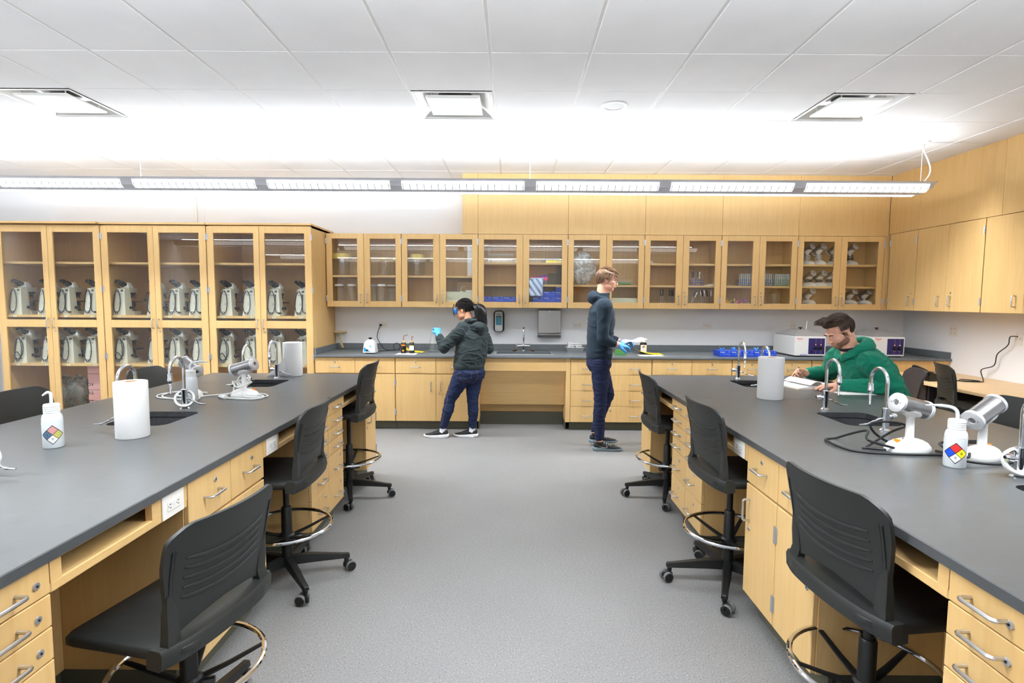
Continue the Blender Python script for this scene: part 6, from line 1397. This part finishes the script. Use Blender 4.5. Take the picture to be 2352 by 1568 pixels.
trunk(b, [(c0+up*.0+fw*.03, lt*.085, fw*.070), (c0+up*.025+fw*.02, lt*.098, fw*.082), (c0+up*.045+fw*.03, lt*.088, fw*.082), (c0+up*.05+fw*.035, lt*.06, fw*.06)])
b.ell(c0-fw*.055-up*.045, (.088, .088, .062)); b.ell(c0-fw*.062-up*.095, (.055, .055, .05)); part(H, 'hood', organic(b, .006, 6, .012, (8, 8, 22), 9.), 'hood'); H.children[-1].data.materials.append(M['hood']) if not H.children[-1].data.materials else None; H.children[-1].data.materials[0] = M['hood']; H.children[-1].data.transform(Matrix.Translation(-off))
b = MB(); trunk(b, [(hip+up*(.0), lt*.168, fw*.138), (hip+up*.048, lt*.176, fw*.146), (hip+up*.052, lt*.170, fw*.14)]); b = MB().ring_loft([[hip+up*z+lt*(.171+e)*cos(a)+fw*(.141+e)*sin(a) for a in [2*pi*j/48 for j in range(48)]] for z, e in ((.0, .0), (-.004, .006), (.0, .010), (.042, .012), (.048, .008))], False)
part(H, 'waistband', b, 'hood', off, 60)
b = MB(); trunk(b, [(hip+up*-.16, lt*.10, fw*.10), (hip+up*-.11-fw*.01, lt*.172, fw*.135), (hip+up*-.045-fw*.012, lt*.176, fw*.150), (hip+up*.03, lt*.162, fw*.135)])
for h_, k, a, s in ((hL, kL, aL, 1), (hR, kR, aR, -1)):
    limb(b, [h_+lt*s*.01, h_*.55+k*.45, k], [.104, .088, .060]); limb(b, [k, k*.65+a*.35-fw*.012, k*.25+a*.75, a+up*.02], [.060, .060, .046, .040])
jm = organic(b, .006, 7, .0055, (9, 9, 26), 5.); J = mpart(t, 'jeans', jm, 'denim', off)
cx, cz = -.497, .735; stitch(J, jm, off, [(cx-.06, cz+.0), (cx-.058, cz-.075), (cx-.005, cz-.105), (cx+.055, cz-.075), (cx+.062, cz+.0)]); stitch(J, jm, off, [(-.60, .77), (-.655, .66), (-.69, .52), (-.70, .42), (-.74, .25), (-.765, .13)]); stitch(J, jm, off, [(-.385, .76), (-.37, .68), (-.42, .60)])
for a, sd in ((aL, 1), (aR, -1)): part(t, 'sock', MB().tube([a+up*.035, a-up*.01, a-up*.035+Vector((-.01, 0, 0))], [.037, .036, .04], 16), 'sock', off)
shoe(t, off, (aL.x+.052, aL.y-.012, 0), radians(173), .262); shoe(t, off, (aR.x+.052, aR.y-.012, 0), radians(172), .262)
# hair, ponytail and goggles
rnd = random.Random(4); inv = X4.inverted()
kp = lambda p: (p.z > .052-.0 and p.y > .03) or (p.y <= .03 and p.z > .012) or (p.y < -.03 and p.z > -.045)
b = hairshell((0, -.014, .036), (.0745, .0955, .0805), kp, .011); roots = []
for _ in range(900):
    d = Vector((rnd.gauss(0,1), rnd.gauss(0,1), rnd.gauss(0,1))).normalized(); p = Vector((d.x*.084, -.014+d.y*.105, .036+d.z*.091))
    if kp(p): roots.append((p, d))
strands(b, roots, lambda p, n_: Vector((0, -.125, .005))-p, 6, .075, .0026, rnd, .007)
for i in range(9): s = -1 if i % 2 else 1; b.tube(bez([(s*(.035+.03*rnd.random()), .078, .085), (s*.055, .098, .05), (s*(.052+.01*rnd.random()), .102+.012*rnd.random(), .0), (s*.05, .105+.02*rnd.random(), -.035-.03*rnd.random())], 5), [.003]*14+[.0008]*2, 5)
hr = part(t, 'hair', b.xf(X4), 'hairb', off, 70); tie = X4 @ Vector((0, -.122, .022)); b = MB()
for i in range(330):
    a = rnd.uniform(0, 6.28); q = rnd.random()**.5; o = Vector((cos(a), sin(a), .3*sin(a*3)))*.034*q; w_ = rnd.random()
    b.tube(bez([tie+o*.5, tie+Vector((.045, -.012, .002))+o*1.3, tie+Vector((.085, -.02, -.045))+o*1.9, tie+Vector((.095, -.02, -.115-.03*w_))+o*1.9, tie+Vector((.10+.04*(w_-.5), -.02, -.175-.04*w_))+o*(1.4+rnd.random())], 4), [.0030]*12+[.0028, .0022, .0016, .001, .0006], 5)
part(hr, 'ponytail', b, 'hairb', off, 70); part(hr, 'hair_tie', MB().tube([tie+Vector((.018, -.004, .004))+(Vector((0, cos(a), sin(a))))*.024 for a in [2*pi*j/16 for j in range(16)]], .006, 8, True), 'black', off)
b = MB(); sq2 = [(x, z) for x, z in rrect(.070, .034, .018, 4)]
b.ring_loft([[Vector((x*k, .100-1.9*x*x*1.6+dy, z*kz+.004)) for x, z in sq2] for k, kz, dy in ((.98, 1.05, -.030), (1., 1., .0), (.9, .85, .012), (.75, .6, .014))], True); gg = part(t, 'goggles', b.xf(X4), 'gog', off, 40, label='blue safety goggles'); part(gg, 'strap', MB().tube([Vector((.0785*sin(a), -.012+.101*cos(a), .012+.006*cos(a))) for a in [radians(q) for q in range(48, 313, 12)]], .006, 6, flat=.5).xf(X4), 'black', off)
hc = wrL+hdr*.085; solo('pipette', MB().cyl(hc+Vector((.0, .03, -.055)), hc+Vector((.012, .025, .085)), .004, 8).cyl(hc+Vector((-.004, .03, -.13)), hc+Vector((.0, .03, -.055)), .002, 6, .004), 'jar', 'thin glass pipette held in the woman raised blue glove', 'pipette', None, hc)

# ---- the man walking past
off = Vector((.90, 5.42, 0)); t = thing('person', 'walking man in dark teal jacket and navy trousers carrying a sheet', 'person', off)
fw = Vector((1, 0, 0)); lt = Vector((0, 1, 0)); hip = Vector((.868, 5.44, .93)); wst = Vector((.872, 5.44, 1.08)); che = Vector((.885, 5.44, 1.33)); shc = Vector((.885, 5.44, 1.475)); hd = Vector((.935, 5.44, 1.705)); hf = frame((.96, -.06, -.16), up)
shR = shc-lt*.185+up*-.03; shL = shc+lt*.185+up*-.03; elR = Vector((.865, 5.22, 1.13)); wrR = Vector((1.015, 5.24, 1.075)); elL = Vector((.88, 5.66, 1.13)); wrL = Vector((1.10, 5.56, 1.08))
hR = hip-lt*.09+up*-.04; kR = Vector((.878, 5.35, .505)); aR = Vector((.872, 5.35, .10)); hL = hip+lt*.09+up*-.04; kL = Vector((.985, 5.53, .54)); aL = Vector((.86, 5.54, .14))
b, X4 = head_mb(hd, hf, .97); limb(b, [hd+hf @ Vector((0, -.03, -.05)), shc+fw*.0+up*.02], [.054, .062]); limb(b, [shc+up*-.02, che, wst, hip], [.1, .11, .1, .1])
for pts, r in (([shc, shL, elL, wrL], [.065, .055, .040, .030]), ([shc, shR, elR, wrR], [.065, .055, .040, .030]), ([hip, hL, kL, aL], [.085, .075, .05, .038]), ([hip, hR, kR, aR], [.085, .075, .05, .038]), ([aL, aL+Vector((.05, 0, -.065))], [.026, .014]), ([aR, aR+Vector((.05, 0, -.06))], [.026, .014])): limb(b, pts, r)
b.join(hand_mb(wrR, (1, .05, -.06), (.0, .5, -.85), -1, (.45, .5, .55, .6), .5)); b.join(hand_mb(wrL, (1, -.25, .05), (0, -.4, -.9), 1, (.4, .5, .5, .55), .5))
mpart(t, 'body', organic(b, .0045, 3), 'skin', off); face_bits(t, X4, off, brow='hairl')
for wp, d_, pn, sd in ((wrR, (1, .05, -.06), (.0, .5, -.85), -1), (wrL, (1, -.25, .05), (0, -.4, -.9), 1)):
    g = part(t, 'glove', organic(hand_mb(wp, d_, pn, sd, (.45, .5, .55, .6) if sd < 0 else (.4, .5, .5, .55), .5, 1., .0028), .0035, 2), 'blue'); g.data.materials[0] = M['blue']; g.data.transform(Matrix.Translation(-off))
b = MB(); trunk(b, [(hip+up*-.01, lt*.165, fw*.120), (hip+up*.03, lt*.178, fw*.128), (wst, lt*.178, fw*.125), (che+up*-.04, lt*.192, fw*.132), (che+up*.06, lt*.195, fw*.124), (shc+up*-.02, lt*.175, fw*.095), (shc+up*.03, lt*.11, fw*.078), (shc+up*.075, lt*.075, fw*.075), (shc+up*.10+fw*.01, lt*.07, fw*.074)])
for s, e, wr_ in ((shL, elL, wrL), (shR, elR, wrR)): limb(b, [s, (s+e)/2, e], [.078, .064, .056]); limb(b, [e, e*.5+wr_*.5, wr_-(wr_-e).normalized()*.045], [.056, .050, .042])
b.ell(shc+up*.055-fw*.075, (.07, .10, .07)); jm = organic(b, .0065, 9, .006, (6, 6, 11), 12.); mpart(t, 'jacket', jm, 'navy_f', off)
b = MB(); trunk(b, [(hip+up*-.14, lt*.10, fw*.09), (hip+up*-.08, lt*.168, fw*.122), (hip+up*.02, lt*.165, fw*.118)])
for h_, k, a in ((hL, kL, aL), (hR, kR, aR)): limb(b, [h_, h_*.5+k*.5, k], [.098, .082, .064]); limb(b, [k, k*.6+a*.4-fw*.01, a+up*.03], [.064, .062, .047])
tm = organic(b, .0065, 7, .006, (9, 9, 20), 21.); mpart(t, 'trousers', tm, 'pants', off)
for a in (aR, aL): part(t, 'sock', MB().tube([a+up*.04, a-up*.01, a-up*.035+fw*.01], [.038, .036, .042], 16), 'black', off)
shoe(t, off, (aR.x-.055, aR.y, 0), radians(-1), .285, 'shoe', 'soleg', 'ltgrey'); shoe(t, off, (aL.x-.055, aL.y, .03), radians(2), .285, 'shoe', 'soleg', 'ltgrey')
kp = lambda p: (p.z > .062 and p.y > .03) or (p.y <= .03 and p.z > .022) or (p.y < -.035 and p.z > -.055)
b = hairshell((0, -.014, .036), (.0745, .0955, .0805), kp, .009); roots = []
for _ in range(800):
    d = Vector((rnd.gauss(0,1), rnd.gauss(0,1), rnd.gauss(0,1))).normalized(); p = Vector((d.x*.082, -.014+d.y*.103, .036+d.z*.090))
    if kp(p): roots.append((p, d))
strands(b, roots, lambda p, n_: Vector((.1*(p.x > 0)-.05, .5 if p.z > .07 else -.15, -.35 if p.z < .09 else .1)), 5, .055, .0024, rnd, .014); part(t, 'hair', b.xf(X4), 'hairl', off, 70)
b = MB()
for s in (-1, 1): b.tube([(s*.012, .103, .004), (s*.03, .106, .010), (s*.052, .098, .004), (s*.052, .097, -.018), (s*.03, .104, -.024), (s*.013, .104, -.016)], .0016, 6, True); b.tube([(s*.053, .096, .002), (s*.078, .045, .004), (s*.081, -.015, .002)], .0022, 6)
b.tube([(-.012, .104, .003), (0, .108, .005), (.012, .104, .003)], .0016, 6); part(t, 'spectacles', b.xf(X4), 'black', off)
q = Vector((1.165, 5.36, 1.11)); b = MB(); n = 8
vs = [Vector((1.08+.22*i/n, 5.22+.28*j, 1.085+.055*i/n-.02*(i/n)**2+.01*sin(i))) for i in range(n+1) for j in (0, 1)]; b.add(vs, [(2*i, 2*i+2, 2*i+3, 2*i+1) for i in range(n)])
o = solo('paper_sheet', b, 'paper', 'white sheet held out by the walking man', 'sheet', None, q); md = o.modifiers.new('thick', 'SOLIDIFY'); md.thickness = .0012

# ---- the man reading at the right bench
off = Vector((2.78, 3.96, 0)); t = thing('person', 'seated bearded man in green hoodie writing at the right bench', 'person', off)
fw = Vector((-1, .0, 0)); lt = Vector((0, -1, 0)); hip = Vector((2.765, 3.98, .72)); wst = Vector((2.718, 3.97, .80)); che = Vector((2.625, 3.975, .985)); shc = Vector((2.515, 3.98, 1.105)); hd = Vector((2.392, 3.975, 1.282)); hf = frame((-.86, -.10, -.50), up); ax = Vector((-.62, 0, .78))
shL = shc+lt*.185+up*-.03; shR = shc-lt*.185+up*-.03; elL = Vector((2.625, 3.70, .918)); wrL = Vector((2.335, 3.865, .905)); elR = Vector((2.585, 4.40, .925)); wrR = Vector((2.375, 4.365, .925))
hL = hip+lt*.1; hR = hip-lt*.1; kL = Vector((2.37, 3.82, .70)); kR = Vector((2.37, 4.13, .70)); aL = Vector((2.52, 3.86, .37)); aR = Vector((2.52, 4.13, .37))
b, X4 = head_mb(hd, hf, .98); limb(b, [hd+hf @ Vector((0, -.035, -.045)), hd*.45+shc*.55+Vector((.01,0,-.01)), shc+ax*.0], [.056, .060, .064]); limb(b, [shc, che, wst, hip], [.1, .11, .1, .1])
for pts, r in (([shc, shL, elL, wrL], [.065, .055, .040, .030]), ([shc, shR, elR, wrR], [.065, .055, .040, .030]), ([hip, hL, kL, aL], [.085, .075, .05, .038]), ([hip, hR, kR, aR], [.085, .075, .05, .038])): limb(b, pts, r)
LH = (wrL, (-1, .10, -.09), (0, 0, -1), 1, (.16, .14, .16, .22), .15); RH = (wrR, (-1, -.08, .12), (-.1, -.75, -.55), -1, (.62, .72, .80, .85), .85)
b.join(hand_mb(*LH, spread=.16)); b.join(hand_mb(*RH)); mpart(t, 'body', organic(b, .004, 3), 'skin', off); face_bits(t, X4, off)
# stubble laid over the jaw
bm_, _ = head_mb(hd, hf, .98); fm = organic(bm_, .004, 3); iv = X4.inverted(); keep = []
def inb(p): return (p.z < -.034 and p.y < .100 and p.y > -.012-.0 and not (p.y > .078 and abs(p.x) < .022 and -.072 < p.z < -.052) and (p.z < -.036-.25*max(0, p.y-.03)) ) or (-.034 <= p.z < .004 and -.004 < p.y < .022 and abs(p.x) > .05) or (abs(p.x) < .022 and p.y > .082 and -.052 < p.z < -.043)
V_ = [iv @ v.co for v in fm.vertices]; nb = MB(); mp = {}
for p in fm.polygons:
    if all(inb(V_[i]) for i in p.vertices):
        f = []
        for i in p.vertices:
            if i not in mp: mp[i] = len(nb.v); nb.v.append(fm.vertices[i].co+fm.vertices[i].normal*.0012)
            f.append(mp[i])
        nb.f.append(f); nb.m.append(0)
part(t, 'beard', nb, 'beard', off, 80); bpy.data.meshes.remove(fm)
b = MB(); la = ax*.0
trunk(b, [(hip+up*-.03, lt*.185, fw*.150), (hip+up*.02, lt*.190, fw*.155), (wst, lt*.190, fw*.150-up*.05), (che, lt*.205, (fw*.83-up*.55).normalized()*.150), (che*.5+shc*.5, lt*.205, (fw*.78-up*.6).normalized()*.142), (shc+ax*-.02, lt*.185, (fw*.78-up*.6).normalized()*.115), (shc+ax*.035, lt*.12, (fw*.78-up*.6).normalized()*.092), (shc+ax*.065, lt*.085, (fw*.78-up*.6).normalized()*.080)])
for s, e, wr_ in ((shL, elL, wrL), (shR, elR, wrR)): limb(b, [s, (s+e)/2+up*.005, e], [.088, .076, .064]); limb(b, [e, e*.5+wr_*.5, wr_-(wr_-e).normalized()*.035], [.064, .054, .043])
gm = organic(b, .0065, 7, .011, (10, 10, 15), 31.); Hd = mpart(t, 'hoodie', gm, 'green_f', off); low = IZ+.003
for v in Hd.data.vertices:
    w_ = v.co+off
    if w_.x < 2.565 and w_.z < low: v.co.z = low-off.z
b = MB(); c0 = shc+ax*.045; n_ = 40; R = []
for i in range(n_):      # the hood lies open round the neck, deeper behind, meeting in a V at the front
    a = 2*pi*i/n_; back = .5-.5*cos(a); ca, sa = cos(a), sin(a); cen = c0+Vector((-ca*.092+.015, 0, 0))+lt*sa*.105+up*(-.050*max(0, ca)**2+.055*back); thk = .020+.022*back; hgt = .034+.030*back; out = (Vector((-ca, 0, 0))+lt*sa).normalized()
    R.append([cen+out*thk*cos(2*pi*j/12)+(up*.9-out*.25)*hgt*sin(2*pi*j/12) for j in range(12)])
b.ring_loft(R, False, 0, True); b.ell(c0+Vector((.125, 0, -.03)), (.075, .11, .07)); h_ = part(Hd, 'hood', organic(b, .0055, 5, .007, (9, 9, 18), 17.), 'green_f'); h_.data.materials[0] = M['green_f']; h_.data.transform(Matrix.Translation(-off))
part(t, 'tee_shirt', MB().tube([c0+Vector((-cos(a)*.068+.006, 0, .010+.025*(.5-.5*cos(a))))+lt*sin(a)*.072 for a in [2*pi*j/28 for j in range(28)]], .014, 8, True), 'tee', off)
for s in (-1, 1): q = c0+Vector((-.100, s*.018, -.060)); part(Hd, 'drawstring', MB().tube([q+Vector((.01, 0, .01)), q, q+Vector((-.012, s*.006, -.016))], [.004, .004, .007], 8), 'black', off)
b = MB()
for wr_, e in ((wrL, elL), (wrR, elR)): d_ = (wr_-e).normalized(); b = MB().tube([wr_-d_*.075, wr_-d_*.07, wr_-d_*.03, wr_-d_*.022], [.043, .0465, .0445, .040], 20); part(Hd, 'cuff', b, 'green_f', off, 60)
b = MB(); trunk(b, [(hip+up*-.085, lt*.15, fw*.12), (hip+up*-.05, lt*.185, fw*.15), (hip+up*.04, lt*.175, fw*.14)])
for h2, k, a in ((hL, kL, aL), (hR, kR, aR)): limb(b, [h2-up*.01, h2*.5+k*.5, k], [.085, .078, .066]); limb(b, [k, k*.5+a*.5, a], [.068, .062, .048])
mpart(t, 'trousers', organic(b, .008, 6), 'pants', off)
for a in (aL, aR): shoe(t, off, (a.x+.06, a.y, a.z-.035), pi, .285, 'shoe', 'soleg', None)
kp = lambda p: (p.z > .066 and p.y > .03) or (p.y <= .03 and p.z > .024) or (p.y < -.036 and p.z > -.060) or (.006 < p.y < .028 and p.z > -.004 and abs(p.x) > .05)
b = hairshell((0, -.014, .036), (.0745, .0955, .0805), kp, .008); roots = []
for _ in range(1700):
    d = Vector((rnd.gauss(0,1), rnd.gauss(0,1), rnd.gauss(0,1))).normalized(); p = Vector((d.x*.082, -.014+d.y*.104, .036+d.z*.092))
    if kp(p) and not (abs(p.x) > .05 and p.z < .04 and p.y > -.045): roots.append((p, d))
def fl(p, n_):
    if p.z > .066: return Vector((.25 if p.x < .0 else .45, 1.0, .9 if p.y > .02 else .2))
    return Vector((0, -.55 if p.y < .03 else .5, -.75))
strands(b, [q for q in roots if q[0].z > .07], fl, 6, .052, .0021, rnd, .018); strands(b, [q for q in roots if q[0].z <= .07 and q[0].y < .02], fl, 5, .034, .0022, rnd, .008)
for i in range(150):  # the longer fringe pushed forward
    x = rnd.uniform(-.055, .058); y = rnd.uniform(.02, .066); b.tube(bez([(x, y-.03, .118-.004*abs(x)*10), (x+.004, y+.012, .132+.008*rnd.random()), (x+.010, y+.036, .128+.012*rnd.random()), (x+.014, y+.050+.01*rnd.random(), .110+.012*rnd.random())], 4), [.0028]*9+[.0024, .002, .0014, .0008], 5)
part(t, 'hair', b.xf(X4), 'hairn', off, 70)
hw = wrR+Vector((-.115, -.035, .0)); solo('pen', MB().cyl(hw+Vector((-.03, -.005, -.052)), hw+Vector((.045, .015, .05)), .004, 8).cyl(hw+Vector((-.036, -.0065, -.058)), hw+Vector((-.03, -.005, -.052)), .001, 8, .004), 'black', 'black pen in the seated man far hand', 'pen', None, hw)
